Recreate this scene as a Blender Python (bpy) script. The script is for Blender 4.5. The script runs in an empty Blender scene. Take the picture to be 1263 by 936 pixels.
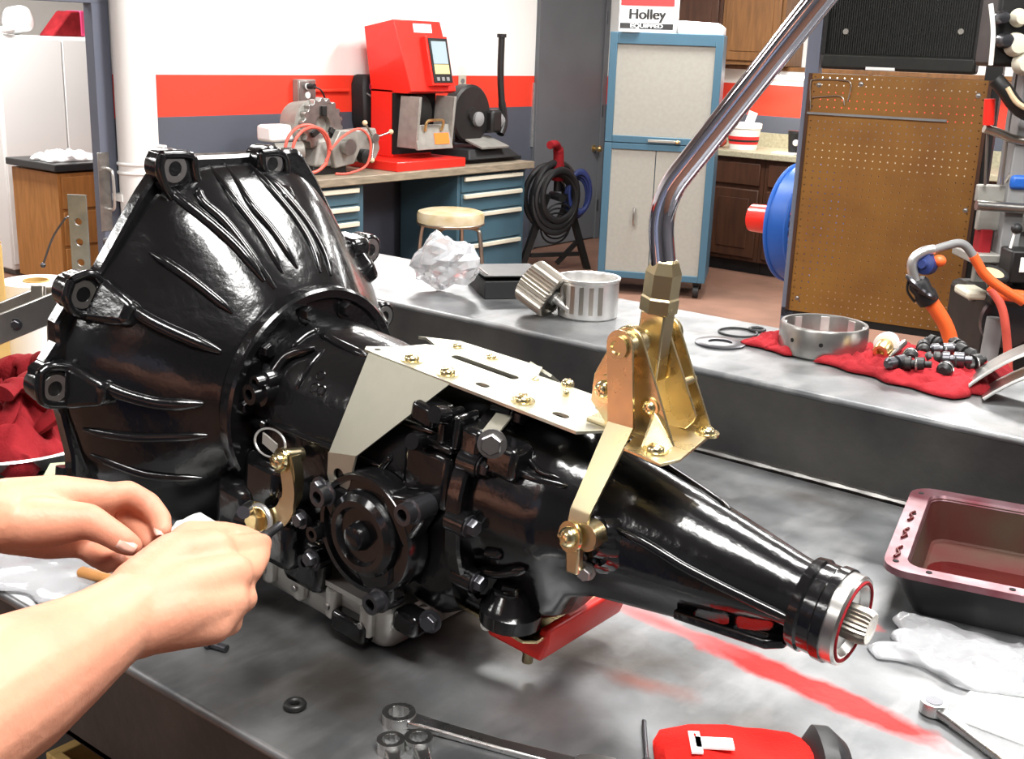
import bpy, bmesh, math, random
from math import sin, cos, pi, radians, sqrt, atan2, hypot
from mathutils import Vector, Matrix, noise
from mathutils.bvhtree import BVHTree
from mathutils.geometry import tessellate_polygon

SC = bpy.context.scene
COL = SC.collection
random.seed(7)

# ------------------------------------------------------------------ camera
FPX, CX, CY = 1450.0, 631.5, 468.0
PITCH, ROLL, YAW = radians(15.9), radians(2.06), radians(38.0)
CAMZ = 1.65
f0 = Vector((-sin(YAW), cos(YAW), 0)); r0 = Vector((cos(YAW), sin(YAW), 0)); u0 = Vector((0, 0, 1))
FW = f0 * cos(PITCH) - u0 * sin(PITCH); UP0 = f0 * sin(PITCH) + u0 * cos(PITCH)
RT = r0 * cos(ROLL) + UP0 * sin(ROLL); UP = UP0 * cos(ROLL) - r0 * sin(ROLL)
CAM = Vector((0, 0, CAMZ))
cd = bpy.data.cameras.new('camera'); co = bpy.data.objects.new('camera', cd); COL.objects.link(co)
cd.sensor_width = 36; cd.sensor_fit = 'HORIZONTAL'; cd.lens = FPX / 1263 * 36; cd.clip_start = 0.05; cd.clip_end = 60
m = Matrix.Identity(4)
for i, v in enumerate((RT, UP, -FW)):
    for j in range(3): m[j][i] = v[j]
m.translation = CAM
co.matrix_world = m
SC.camera = co

# ------------------------------------------------------------------ world, view, lights
w = bpy.data.worlds.new('world'); SC.world = w; w.use_nodes = True
w.node_tree.nodes['Background'].inputs[0].default_value = (.9, .95, 1, 1)
w.node_tree.nodes['Background'].inputs[1].default_value = .4
SC.view_settings.view_transform = 'Standard'; SC.view_settings.look = 'None'
SC.view_settings.gamma = 1; SC.view_settings.use_curve_mapping = False
SC.view_settings.exposure = 0.42
CEIL = 3.05
def area(name, loc, sx, sy, power, col=(1, .985, .96)):
    l = bpy.data.lights.new(name, 'AREA'); l.shape = 'RECTANGLE'; l.size = sx; l.size_y = sy
    l.energy = power; l.color = col
    o = bpy.data.objects.new(name, l); COL.objects.link(o); o.location = loc
    return o
LAMPS = [(.10, .35, 80), (-.55, 2.05, 70), (-3.4, 1.8, 70), (-3.9, 4.3, 100), (-3.9, 6.7, 100), (-1.2, 4.8, 70), (1.6, 3.0, 40), (-1.2, 7.3, 70), (-1.4, -1.7, 40), (-4.0, -.8, 45)]
for lx_, ly_, pw in LAMPS:
    area('ceiling_lamp_light', (lx_, ly_, CEIL - .085), 1.15, .50, pw)
area('side_room_light', (-7.2, 3.6, 2.7), 1.2, .5, 75)
area('cabinet_tube_light', (-4.1, 8.50, 1.49), .8, .06, 5, (1, .95, .85))

# ------------------------------------------------------------------ pixel -> place helpers (distance always from a surface)
def ray(px, py): return (FW * FPX + RT * (px - CX) - UP * (py - CY)).normalized()
def atz(px, py, z): d = ray(px, py); return CAM + d * ((z - CAMZ) / d.z)
def aty(px, py, y): d = ray(px, py); return CAM + d * (y / d.y)
def atx(px, py, x): d = ray(px, py); return CAM + d * (x / d.x)
def atd(px, py, D): return CAM + ray(px, py) * D
def atplane(px, py, p0, n): d = ray(px, py); return CAM + d * ((p0 - CAM).dot(n) / d.dot(n))

# ------------------------------------------------------------------ materials
MATS = {}
def mat(name, col, rough=.5, metal=0., var=0., vscale=8., bump=0., bscale=60., coat=0., emit=0., trans=0., alpha=1., spec=.5, dark=None, stretch=None, ior=1.45, sss=0.):
    M = bpy.data.materials.new(name); M.use_nodes = True; MATS[name] = M
    nt = M.node_tree; N = nt.nodes; LK = nt.links; b = N['Principled BSDF']
    b.inputs['Base Color'].default_value = (*col, 1); b.inputs['Roughness'].default_value = rough
    b.inputs['Metallic'].default_value = metal; b.inputs['Specular IOR Level'].default_value = spec
    b.inputs['Coat Weight'].default_value = coat; b.inputs['Coat Roughness'].default_value = .08
    b.inputs['Transmission Weight'].default_value = trans; b.inputs['Alpha'].default_value = alpha; b.inputs['IOR'].default_value = ior
    if sss: b.inputs['Subsurface Weight'].default_value = sss; b.inputs['Subsurface Radius'].default_value = (.012, .005, .003)
    if emit: b.inputs['Emission Color'].default_value = (*col, 1); b.inputs['Emission Strength'].default_value = emit
    if var or bump:
        tc = N.new('ShaderNodeTexCoord'); src = tc.outputs['Object']
        if stretch:
            mp = N.new('ShaderNodeMapping'); mp.inputs['Scale'].default_value = stretch
            LK.new(src, mp.inputs[0]); src = mp.outputs[0]
        if var:
            n = N.new('ShaderNodeTexNoise'); n.inputs['Scale'].default_value = vscale; n.inputs['Detail'].default_value = 5; LK.new(src, n.inputs['Vector'])
            mr = N.new('ShaderNodeMapRange'); mr.inputs[1].default_value = .32; mr.inputs[2].default_value = .68; LK.new(n.outputs[0], mr.inputs[0])
            mx = N.new('ShaderNodeMix'); mx.data_type = 'RGBA'
            d = dark or tuple(c * (1 - var) for c in col)
            mx.inputs[6].default_value = (*d, 1); mx.inputs[7].default_value = (*col, 1)
            LK.new(mr.outputs[0], mx.inputs[0]); LK.new(mx.outputs[2], b.inputs['Base Color'])
            ra = N.new('ShaderNodeMapRange'); ra.inputs[3].default_value = min(1, rough * 1.3); ra.inputs[4].default_value = rough * .8
            LK.new(n.outputs[0], ra.inputs[0]); LK.new(ra.outputs[0], b.inputs['Roughness'])
        if bump:
            n2 = N.new('ShaderNodeTexNoise'); n2.inputs['Scale'].default_value = bscale; n2.inputs['Detail'].default_value = 3; LK.new(src, n2.inputs['Vector'])
            bp = N.new('ShaderNodeBump'); bp.inputs['Strength'].default_value = bump; bp.inputs['Distance'].default_value = .004
            LK.new(n2.outputs[0], bp.inputs['Height']); LK.new(bp.outputs[0], b.inputs['Normal'])
    return M
mat('black_gloss', (.004, .004, .0045), .17, bump=.16, bscale=70, coat=.15, spec=.55)
mat('black_case', (.004, .004, .0045), .22, bump=.25, bscale=90, coat=.3)
mat('black_worn', (.012, .012, .012), .42, var=.4)
mat('black_matte', (.012, .012, .013), .6, var=.4, bump=.1)
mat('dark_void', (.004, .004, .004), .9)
mat('cast_alu', (.62, .60, .56), .42, .55, var=.25, vscale=14, bump=.15, bscale=120)
mat('gold_zinc', (.74, .60, .33), .27, 1., var=.35, vscale=25, dark=(.60, .51, .33))
mat('silver_zinc', (.50, .485, .40), .38, .9, var=.18, vscale=18)
mat('bolt_gold', (.86, .74, .42), .2, 1.)
mat('bolt_dark', (.10, .10, .11), .3, .9)
mat('bolt_steel', (.42, .41, .40), .3, 1.)
mat('steel', (.50, .49, .47), .3, 1., var=.3, vscale=20)
mat('steel_bright', (.78, .77, .75), .3, .85, var=.2, vscale=30)
mat('chrome', (.62, .60, .66), .07, 1.)
mat('red_paint', (.80, .025, .015), .3, coat=.3)
mat('red_poly', (.72, .02, .012), .35)
mat('red_rag', (.31, .016, .022), .92, spec=.2, var=.4, vscale=14, bump=.3, bscale=260)
mat('red_cloth', (.70, .02, .015), .95, spec=.1, var=.2, bump=.3, bscale=300)
mat('white_paint', (.86, .86, .85), .5)
mat('wall_white', (.84, .83, .80), .6, bump=.04, bscale=120)
mat('wall_red', (.80, .045, .02), .5)
mat('wall_grey', (.085, .095, .125), .5)
mat('door_grey', (.12, .125, .135), .5, var=.12, vscale=2)
mat('jamb_grey', (.13, .145, .19), .45)
mat('pipe_white', (.80, .80, .78), .4)
mat('ceiling', (.30, .30, .30), .8)
mat('concrete_red', (.27, .145, .10), .55, var=.35, vscale=2.5, bump=.05)
mat('bench_blue', (.05, .105, .14), .4, var=.12, vscale=3)
mat('cabinet_blue', (.05, .122, .178), .4, var=.1, vscale=3)
mat('panel_beige', (.31, .305, .27), .5, var=.08, vscale=40)
mat('handle_cream', (.60, .57, .46), .4)
mat('wood_top', (.30, .25, .18), .5, var=.4, vscale=9, stretch=(6, 1, 6))
mat('wood_cabinet', (.21, .095, .03), .45, var=.35, vscale=7, stretch=(5, 5, .6))
mat('wood_dark', (.07, .028, .014), .45, var=.4, vscale=7, stretch=(5, 5, .6))
mat('wood_orange', (.50, .22, .06), .5, var=.25, vscale=7, stretch=(5, 5, .8))
mat('counter_tan', (.42, .39, .27), .45, var=.3, vscale=60)
mat('counter_dark', (.03, .03, .032), .35)
mat('pegboard', (.25, .115, .022), .45, var=.3, vscale=5, dark=(.185, .075, .013))
mat('hole', (.02, .012, .006), .9)
mat('cardboard', (.56, .36, .12), .8, var=.15, vscale=6)
mat('paper', (.85, .85, .84), .7)
mat('plastic_white', (.83, .82, .78), .4)
mat('plastic_bag', (.80, .81, .83), .14, trans=.72, bump=.3, bscale=40, ior=1.25)
mat('cushion', (.55, .49, .36), .5, var=.35, vscale=10, dark=(.40, .30, .14))
mat('chrome_worn', (.50, .46, .40), .3, 1., var=.3)
mat('rubber', (.012, .012, .013), .5)
mat('rubber_blue', (.02, .035, .14), .45)
mat('hose_red', (.62, .10, .07), .45)
mat('hose_orange', (.85, .13, .03), .4)
mat('machine_grey', (.34, .33, .30), .45, .3, var=.25, vscale=12)
mat('screen', (.30, .38, .42), .15)
mat('screen_yellow', (.62, .52, .24), .3)
mat('sticker_orange', (.95, .20, .03), .5)
mat('fan_blue', (.015, .10, .42), .4)
mat('radiator_black', (.013, .014, .012), .5, var=.4, vscale=30)
mat('skin', (.60, .285, .18), .5, var=.12, vscale=9, bump=.15, bscale=160, sss=.08, dark=(.50, .20, .125))
mat('galvanised', (.26, .26, .235), .4, .8, var=.3, vscale=30)
mat('tool_chrome', (.62, .62, .61), .27, 1., var=.15, vscale=40)
mat('nail', (.66, .38, .30), .35)
mat('shirt', (.10, .12, .17), .85, bump=.2, bscale=300)
mat('jeans', (.05, .08, .16), .85, bump=.2, bscale=300)
mat('hair', (.06, .035, .02), .7, bump=.5, bscale=200)
mat('shoe', (.03, .025, .02), .6)
mat('oil_red', (.07, .006, .006), .12, coat=.6)
mat('pan_purple', (.22, .135, .15), .3, .6, var=.6, vscale=22, dark=(.13, .03, .04))
mat('pan_inner', (.06, .042, .028), .5, .15, spec=.3, var=.6, vscale=9, dark=(.07, .008, .008))
mat('brass', (.75, .55, .25), .3, 1.)
mat('pink_label', (.80, .06, .20), .5)
mat('yellow', (.85, .70, .06), .5)
mat('tube_glow', (1, .97, .9), .5, emit=6)
mat('lamp_glow', (1, .98, .95), .5, emit=4)
mat('label_black', (.02, .02, .02), .5)
mat('label_red', (.75, .03, .03), .5)
mat('label_green', (.55, .62, .40), .6)
mat('mid_grey', (.22, .22, .22), .5, var=.2)
mat('tan_plastic', (.62, .48, .30), .45)

def steel_table():
    M = bpy.data.materials.new('table_steel'); M.use_nodes = True; MATS['table_steel'] = M
    nt = M.node_tree; N = nt.nodes; LK = nt.links; b = N['Principled BSDF']
    b.inputs['Metallic'].default_value = .75
    tc = N.new('ShaderNodeNewGeometry'); pos = tc.outputs['Position']
    def nz(scale, detail=6, st=None):
        src = pos
        if st:
            mp = N.new('ShaderNodeMapping'); mp.inputs['Scale'].default_value = st; LK.new(src, mp.inputs[0]); src = mp.outputs[0]
        n = N.new('ShaderNodeTexNoise'); n.inputs['Scale'].default_value = scale; n.inputs['Detail'].default_value = detail; LK.new(src, n.inputs['Vector']); return n.outputs[0]
    def rng(s, a, b_, c=0, d=1):
        r = N.new('ShaderNodeMapRange'); r.inputs[1].default_value = a; r.inputs[2].default_value = b_; r.inputs[3].default_value = c; r.inputs[4].default_value = d; LK.new(s, r.inputs[0]); return r.outputs[0]
    def mix(f, A, B):
        x = N.new('ShaderNodeMix'); x.data_type = 'RGBA'; LK.new(f, x.inputs[0])
        for k, s in ((6, A), (7, B)):
            if isinstance(s, tuple): x.inputs[k].default_value = (*s, 1)
            else: LK.new(s, x.inputs[k])
        return x.outputs[2]
    def mth(op, a, b_=None):
        x = N.new('ShaderNodeMath'); x.operation = op
        for k, s in ((0, a), (1, b_)):
            if s is None: continue
            if isinstance(s, (int, float)): x.inputs[k].default_value = s
            else: LK.new(s, x.inputs[k])
        return x.outputs[0]
    base = mix(rng(nz(9), .35, .65), (.12, .125, .13), (.225, .23, .235))
    base = mix(rng(nz(9, 8, (3, 1, 1)), .5, .75, 0, .7), base, (.30, .30, .30))
    base = mix(rng(nz(5.3, 7), .56, .74, 0, .75), base, (.07, .055, .042))
    def blot(cx, cy, sx, sy, ang, col, b0, lo, hi, ns=26.0):
        mp = N.new('ShaderNodeMapping'); mp.vector_type = 'TEXTURE'
        mp.inputs['Location'].default_value = (cx, cy, 0); mp.inputs['Rotation'].default_value = (0, 0, ang); mp.inputs['Scale'].default_value = (sx, sy, 50)
        LK.new(pos, mp.inputs[0])
        ln = N.new('ShaderNodeVectorMath'); ln.operation = 'LENGTH'; LK.new(mp.outputs[0], ln.inputs[0])
        d = mth('ADD', ln.outputs['Value'], mth('MULTIPLY', mth('SUBTRACT', nz(ns, 6), .5), 1.3))
        return mix(rng(d, lo, hi, 1.0, 0), b0, col)
    base = blot(-.66, .90, .17, .06, .3, (.06, .045, .035), base, .2, 1.3)
    base = blot(-.40, 1.005, .13, .020, -.10, (.42, .008, .006), base, .75, 1.25)
    base = blot(-.57, 1.02, .10, .014, -.05, (.55, .09, .09), base, .1, 1.1)
    base = blot(-.44, 1.17, .05, .014, 0, (.62, .05, .04), base, .5, 1.1)
    base = blot(-.52, .90, .06, .018, .2, (.20, .07, .05), base, -.3, 1.1)
    LK.new(base, b.inputs['Base Color'])
    LK.new(rng(nz(12), .3, .7, .32, .55), b.inputs['Roughness'])
    bp = N.new('ShaderNodeBump'); bp.inputs['Strength'].default_value = .12; bp.inputs['Distance'].default_value = .003
    LK.new(nz(70), bp.inputs['Height']); LK.new(bp.outputs[0], b.inputs['Normal'])
steel_table()
mat('beam_steel', (.075, .072, .066), .48, .5, var=.55, vscale=5, bump=.2, bscale=60, dark=(.02, .02, .023))

# ------------------------------------------------------------------ mesh builder
def frame_from(d):
    d = Vector(d).normalized(); a = Vector((0, 0, 1)) if abs(d.z) < .9 else Vector((1, 0, 0))
    u = a.cross(d).normalized(); return u, d.cross(u), d
class MB:
    def __init__(s): s.v = []; s.f = []
    def add(s, vs, fs):
        n = len(s.v); s.v += [Vector(v) for v in vs]; s.f += [tuple(i + n for i in f) for f in fs]; return s
    def box(s, x0, x1, y0, y1, z0, z1):
        return s.add([(x, y, z) for x in (x0, x1) for y in (y0, y1) for z in (z0, z1)],
                     [(0, 1, 3, 2), (4, 6, 7, 5), (0, 4, 5, 1), (2, 3, 7, 6), (0, 2, 6, 4), (1, 5, 7, 3)])
    def obox(s, c, ax, ay, az):   # oriented: half-vectors
        c, ax, ay, az = map(Vector, (c, ax, ay, az))
        return s.add([c + ax * i + ay * j + az * k for i in (-1, 1) for j in (-1, 1) for k in (-1, 1)],
                     [(0, 1, 3, 2), (4, 6, 7, 5), (0, 4, 5, 1), (2, 3, 7, 6), (0, 2, 6, 4), (1, 5, 7, 3)])
    def loft(s, rings, cap=True, closed=True, loop=False):
        n = len(rings[0]); vs = [p for r in rings for p in r]; fs = []; R = len(rings)
        for i in range(R if loop else R - 1):
            a = i * n; b = ((i + 1) % R) * n
            for j in range(n if closed else n - 1):
                k = (j + 1) % n; fs.append((a + j, a + k, b + k, b + j))
        if cap and not loop: fs += [tuple(reversed(range(n))), tuple(range((R - 1) * n, R * n))]
        return s.add(vs, fs)
    def lathe(s, o, d, prof, n=32, cap=True, sx=1., sy=1.):
        u, v, d = frame_from(d); o = Vector(o)
        return s.loft([[o + d * t + (u * cos(2 * pi * i / n) * sx + v * sin(2 * pi * i / n) * sy) * max(r, 1e-5) for i in range(n)] for t, r in prof], cap)
    def cyl(s, a, b, r, r2=None, n=20):
        a = Vector(a); b = Vector(b); return s.lathe(a, b - a, [(0, r), ((b - a).length, r if r2 is None else r2)], n)
    def tube(s, pts, r, n=10, cap=True, flat=1.):
        pts = [Vector(p) for p in pts]; rings = []
        rs = r if isinstance(r, (list, tuple)) else [r] * len(pts)
        t0 = (pts[1] - pts[0]).normalized(); u, v, _ = frame_from(t0)
        for i, p in enumerate(pts):
            t = (pts[min(i + 1, len(pts) - 1)] - pts[max(i - 1, 0)]).normalized()
            u = (u - t * u.dot(t)).normalized(); v = t.cross(u)
            rings.append([p + (u * cos(2 * pi * k / n) + v * sin(2 * pi * k / n) * flat) * rs[i] for k in range(n)])
        return s.loft(rings, cap)
    def strip(s, pts, wdir, wid, th):   # flat bar bent along pts; wdir = direction of width
        pts = [Vector(p) for p in pts]; W_ = Vector(wdir).normalized(); rings = []
        for i, p in enumerate(pts):
            t = (pts[min(i + 1, len(pts) - 1)] - pts[max(i - 1, 0)]).normalized()
            ww = (W_ - t * W_.dot(t)).normalized(); nn = t.cross(ww)
            wd = wid[i] if isinstance(wid, (list, tuple)) else wid
            rings.append([p + ww * wd / 2 + nn * th / 2, p - ww * wd / 2 + nn * th / 2, p - ww * wd / 2 - nn * th / 2, p + ww * wd / 2 - nn * th / 2])
        return s.loft(rings)
    def torus(s, c, d, R, r, n=32, k=10, sx=1., sy=1.):
        u, v, d = frame_from(d); c = Vector(c); rings = []
        for i in range(n):
            a = 2 * pi * i / n; e = u * cos(a) * sx + v * sin(a) * sy
            rings.append([c + e * R + (e * cos(2 * pi * j / k) + d * sin(2 * pi * j / k)) * r for j in range(k)])
        return s.loft(rings, False, True, True)
    def sphere(s, c, r, sc=(1, 1, 1), n=16, k=10):
        c = Vector(c); rings = []
        for i in range(k + 1):
            a = pi * i / k; rr = max(sin(a), 1e-4)
            rings.append([c + Vector((cos(2 * pi * j / n) * rr * sc[0], sin(2 * pi * j / n) * rr * sc[1], -cos(a) * sc[2])) * r for j in range(n)])
        return s.loft(rings)
    def plate(s, outer, th, fr, holes=()):   # 2D outline with holes, extruded th along fr[2]; fr = (origin, e1, e2, normal)
        o, e1, e2, nn = [Vector(q) for q in fr]
        loops = [list(outer)] + [list(h) for h in holes]
        fl = [p for l in loops for p in l]
        tris = tessellate_polygon([[Vector((p[0], p[1], 0)) for p in l] for l in loops])
        n = len(fl); vs = [o + e1 * p[0] + e2 * p[1] + nn * q for q in (th / 2, -th / 2) for p in fl]
        fs = [tuple(t) for t in tris] + [tuple(i + n for i in reversed(t)) for t in tris]
        b = 0
        for l in loops:
            k = len(l)
            for i in range(k): fs.append((b + i, b + (i + 1) % k, b + (i + 1) % k + n, b + i + n))
            b += k
        return s.add(vs, fs)
    def prism(s, poly, axis, a, b):
        mp = {'x': lambda p, t: (t, p[0], p[1]), 'y': lambda p, t: (p[0], t, p[1]), 'z': lambda p, t: (p[0], p[1], t)}[axis]
        return s.loft([[mp(p, a) for p in poly], [mp(p, b) for p in poly]])
    def build(s, name, material, parent=None, bevel=0, angle=38, smooth=True, seg=2, loc=None, kind=None):
        me = bpy.data.meshes.new(name); me.from_pydata([tuple(v) for v in s.v], [], s.f)
        bm = bmesh.new(); bm.from_mesh(me); bmesh.ops.recalc_face_normals(bm, faces=bm.faces[:]); bm.to_mesh(me); bm.free()
        if smooth:
            me.polygons.foreach_set('use_smooth', [True] * len(me.polygons)); me.set_sharp_from_angle(angle=radians(angle))
        me.materials.append(MATS[material])
        o = bpy.data.objects.new(name, me); COL.objects.link(o)
        if parent is not None: o.parent = parent
        if loc is not None: o.location = loc
        if bevel:
            md = o.modifiers.new('bevel', 'BEVEL'); md.width = bevel; md.segments = seg; md.limit_method = 'ANGLE'; md.angle_limit = radians(35)
        if kind: o['kind'] = kind
        return o
def circ(cx, cy, r, n=14, r2=None): return [(cx + r * cos(2 * pi * i / n), cy + (r2 or r) * sin(2 * pi * i / n)) for i in range(n)]
def slot(cx, cy, l, r, n=6):
    return [(cx + l / 2 + r * cos(-pi / 2 + pi * i / n), cy + r * sin(-pi / 2 + pi * i / n)) for i in range(n + 1)] + [(cx - l / 2 + r * cos(pi / 2 + pi * i / n), cy + r * sin(pi / 2 + pi * i / n)) for i in range(n + 1)]
def tag(o, label=None, cat=None, group=None, kind=None):
    if label: o['label'] = label
    if cat: o['category'] = cat
    if group: o['group'] = group
    if kind: o['kind'] = kind
    return o
def thing(name, label, cat, loc=(0, 0, 0), rotz=0, group=None):
    o = bpy.data.objects.new(name, None); COL.objects.link(o); o.empty_display_size = .05
    o.location = loc; o.rotation_euler = (0, 0, rotz); return tag(o, label, cat, group)
def copy_tree(o, parent=None):
    c = o.copy(); COL.objects.link(c); c.parent = parent
    for ch in [k for k in bpy.data.objects if k.parent == o]: copy_tree(ch, c)
    return c
def smooth_path(pts, n=8):
    pts = [Vector(p) for p in pts]; out = []
    for i in range(len(pts) - 1):
        p0, p1, p2, p3 = pts[max(i - 1, 0)], pts[i], pts[i + 1], pts[min(i + 2, len(pts) - 1)]
        for k in range(n):
            t = k / n
            out.append(.5 * ((2 * p1) + (p2 - p0) * t + (2 * p0 - 5 * p1 + 4 * p2 - p3) * t * t + (3 * p1 - p0 - 3 * p2 + p3) * t ** 3))
    return out + [pts[-1]]
BOLT = {}
def bolt(parent, pos, d, r=.006, h=.005, material='bolt_dark', style='hex', name='bolt', washer=True):
    key = (round(r, 4), round(h, 4), material, style, washer)
    if key not in BOLT:
        m = MB()
        if washer: m.lathe((0, 0, 0), (0, 0, 1), [(-.001, r * 1.45), (h * .22, r * 1.45)], 20)
        if style == 'hex': m.lathe((0, 0, 0), (0, 0, 1), [(0, r * 1.1), (h * .85, r * 1.1), (h, r * .95)], 6)
        elif style == 'socket': m.lathe((0, 0, 0), (0, 0, 1), [(0, r), (h, r), (h, r * .6), (h * .35, r * .5)], 20)
        else:
            m.lathe((0, 0, 0), (0, 0, 1), [(0, r), (h * .5, r * .95), (h * .85, r * .7), (h, r * .3)], 18)
            m.box(-r * .6, r * .6, -r * .1, r * .1, h * .6, h * 1.02); m.box(-r * .1, r * .1, -r * .6, r * .6, h * .6, h * 1.02)
        o = m.build(name, material, parent); BOLT[key] = o.data
    else:
        o = bpy.data.objects.new(name, BOLT[key]); COL.objects.link(o); o.parent = parent
    o.location = pos; o.rotation_mode = 'QUATERNION'; o.rotation_quaternion = Vector(d).to_track_quat('Z', 'Y')
    return o
def text_mesh(name, body, size, material, parent, matrix, bold=0., extrude=.0004, fat=0.):
    c = bpy.data.curves.new(name, 'FONT'); c.body = body; c.size = size; c.extrude = extrude; c.offset = bold; c.align_x = 'CENTER'; c.align_y = 'CENTER'
    t = bpy.data.objects.new(name + '_curve', c); COL.objects.link(t)
    me = bpy.data.meshes.new_from_object(t.evaluated_get(bpy.context.evaluated_depsgraph_get()))
    bpy.data.objects.remove(t); me.name = name; me.materials.clear(); me.materials.append(MATS[material])
    if fat:   # heavier strokes: the outline repeated side by side
        bm = bmesh.new()
        for k in range(-3, 4):
            n0 = len(bm.verts); bm.from_mesh(me); bm.verts.ensure_lookup_table()
            for v in bm.verts[n0:]: v.co.x += fat * k / 3; v.co.y += fat * .35 * (k % 2); v.co.z += .00005 * k
        bm.to_mesh(me); bm.free()
    o = bpy.data.objects.new(name, me); COL.objects.link(o); o.parent = parent; o.matrix_local = matrix; return o
def crumple(name, material, parent, c, w, d, h, seed, n=34, freq=9., rot=0., edge=1.6, thick=.0025, smooth=True, base=.002):
    m = MB(); rnd = random.Random(seed); rows = []
    so = Vector((seed * 3.1, seed * 1.7, 0))
    for i in range(n + 1):
        row = []
        for j in range(n + 1):
            u = i / n * 2 - 1; v = j / n * 2 - 1
            wob = Vector((noise.noise(Vector((u * 2, v * 2, seed))), noise.noise(Vector((u * 2, v * 2, seed + 9))), 0)) * .28
            x = (u + wob.x) * w / 2; y = (v + wob.y) * d / 2
            q = Vector((x * freq, y * freq, 0)) + so
            rid = 1 - abs(noise.noise(q)) * 2; rid2 = 1 - abs(noise.noise(q * 2.3 + Vector((5, 2, 1)))) * 2
            fall = max(0, 1 - max(abs(u), abs(v)) ** edge)
            z = base + h * (fall ** .5) * (.25 + .55 * max(rid, 0) ** 1.5 + .3 * max(rid2, 0))
            row.append((x, y, z))
        rows.append(row)
    vs = [p for r in rows for p in r]; N1 = n + 1
    m.add(vs, [(i * N1 + j, (i + 1) * N1 + j, (i + 1) * N1 + j + 1, i * N1 + j + 1) for i in range(n) for j in range(n)])
    o = m.build(name, material, parent, smooth=smooth, angle=60 if smooth else 20)
    o.location = c; o.rotation_euler = (0, 0, rot)
    md = o.modifiers.new('thickness', 'SOLIDIFY'); md.thickness = thick; md.offset = 1
    return o
# ================================================================== THE ROOM
def banded():
    M = bpy.data.materials.new('wall_banded'); M.use_nodes = True; MATS['wall_banded'] = M
    nt = M.node_tree; N = nt.nodes; b = N['Principled BSDF']; b.inputs['Roughness'].default_value = .5
    g = N.new('ShaderNodeNewGeometry'); sx = N.new('ShaderNodeSeparateXYZ'); nt.links.new(g.outputs['Position'], sx.inputs[0])
    prev = None
    for z, a, c in ((1.172, (.075, .085, .11), (.80, .045, .02)), (1.412, None, (.84, .83, .80))):
        gt = N.new('ShaderNodeMath'); gt.operation = 'GREATER_THAN'; gt.inputs[1].default_value = z; nt.links.new(sx.outputs[2], gt.inputs[0])
        mx = N.new('ShaderNodeMix'); mx.data_type = 'RGBA'; nt.links.new(gt.outputs[0], mx.inputs[0])
        if prev: nt.links.new(prev, mx.inputs[6])
        else: mx.inputs[6].default_value = (*a, 1)
        mx.inputs[7].default_value = (*c, 1); prev = mx.outputs[2]
    nt.links.new(prev, b.inputs['Base Color'])
banded()
WX, WY = -5.95, 8.80
def struct(name, mb, material, **k):
    o = mb.build(name, material, smooth=False, **k); o['kind'] = 'structure'; return o
struct('floor', MB().box(-9.6, 2.7, -2.7, 8.95, -.12, 0), 'concrete_red')
struct('ceiling', MB().box(-9.6, 2.7, -2.7, 8.95, CEIL, CEIL + .1), 'ceiling')
D0, D1, DZ = 2.62, 3.765, 1.785
wl = MB().box(WX - .05, WX, -2.7, D0, 0, CEIL).box(WX - .05, WX, D0, D1 + .04, DZ + .04, CEIL).box(WX - .05, WX, D1 + .04, WY, 0, CEIL)
struct('wall_left', wl, 'wall_banded')
struct('wall_back', MB().box(WX - .15, 2.7, WY, WY + .15, 0, CEIL), 'wall_banded')
struct('wall_right', MB().box(2.6, 2.7, -2.7, WY, 0, CEIL), 'door_grey')
struct('wall_front', MB().box(WX - .15, 2.6, -2.8, -2.7, 0, CEIL), 'door_grey')
so = MB().box(-9.6, WX - .15, 6.2, 6.3, 0, CEIL).box(-9.6, -9.5, 1.0, 6.2, 0, CEIL).box(-9.6, WX - .15, .9, 1.0, 0, CEIL)
struct('wall_side_room', so, 'wall_white')
# door frame of the opening
fr = MB().box(WX - .06, WX + .02, D1 + .02, D1 + .125, 0, DZ + .01).box(WX - .06, WX + .02, D0 - .12, D0 + .01, 0, DZ + .01).box(WX - .06, WX + .02, D0 - .12, D1 + .125, DZ, DZ + .12)
struct('trim_1', fr, 'jamb_grey', bevel=.004)
# corner guard beside the grey door
struct('trim_2', MB().box(WX, WX + .012, 7.745, 7.765, .85, 1.36), 'steel_bright')
# grey steel door in the left wall
dr = MB().box(WX, WX + .02, 7.80, 8.70, .01, 2.10)
door = struct('door_1', dr, 'door_grey', bevel=.004)
dfm = MB().box(WX, WX + .035, 7.765, 7.80, 0, 2.14).box(WX, WX + .035, 8.70, 8.765, 0, 2.14).box(WX, WX + .035, 7.765, 8.765, 2.10, 2.16).build('door_frame', 'door_grey', door, bevel=.003)
MB().lathe((WX + .02, 8.63, .80), (1, 0, 0), [(0, .03), (.008, .03), (.012, .012), (.04, .012), (.05, .027), (.07, .03), (.082, .018)], 20).build('door_knob', 'brass', door)
for hz_ in (.3, 1.12, 1.9): MB().cyl((WX + .03, 8.715, hz_ - .05), (WX + .03, 8.715, hz_ + .05), .012).build('hinge', 'bolt_dark', door)
# baseboard
struct('baseboard_left', MB().box(WX, WX + .012, D1 + .15, 7.76, 0, .1), 'wall_grey')

# push plate with a pull handle fixed on the jamb
jp = thing('door_pull', 'aluminium push plate with bowed pull handle on the grey door jamb', 'handle', (WX + .02, 3.80, .77))
MB().box(0, .004, -.036, .036, -.22, .22).build('plate', 'steel', jp, bevel=.001)
MB().tube(smooth_path([(.004, .02, .13), (.05, .02, .12), (.06, .02, .06), (.06, .02, -.03), (.05, .02, -.09), (.004, .02, -.10)], 5), .009).build('handle', 'steel_bright', jp)

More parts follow.
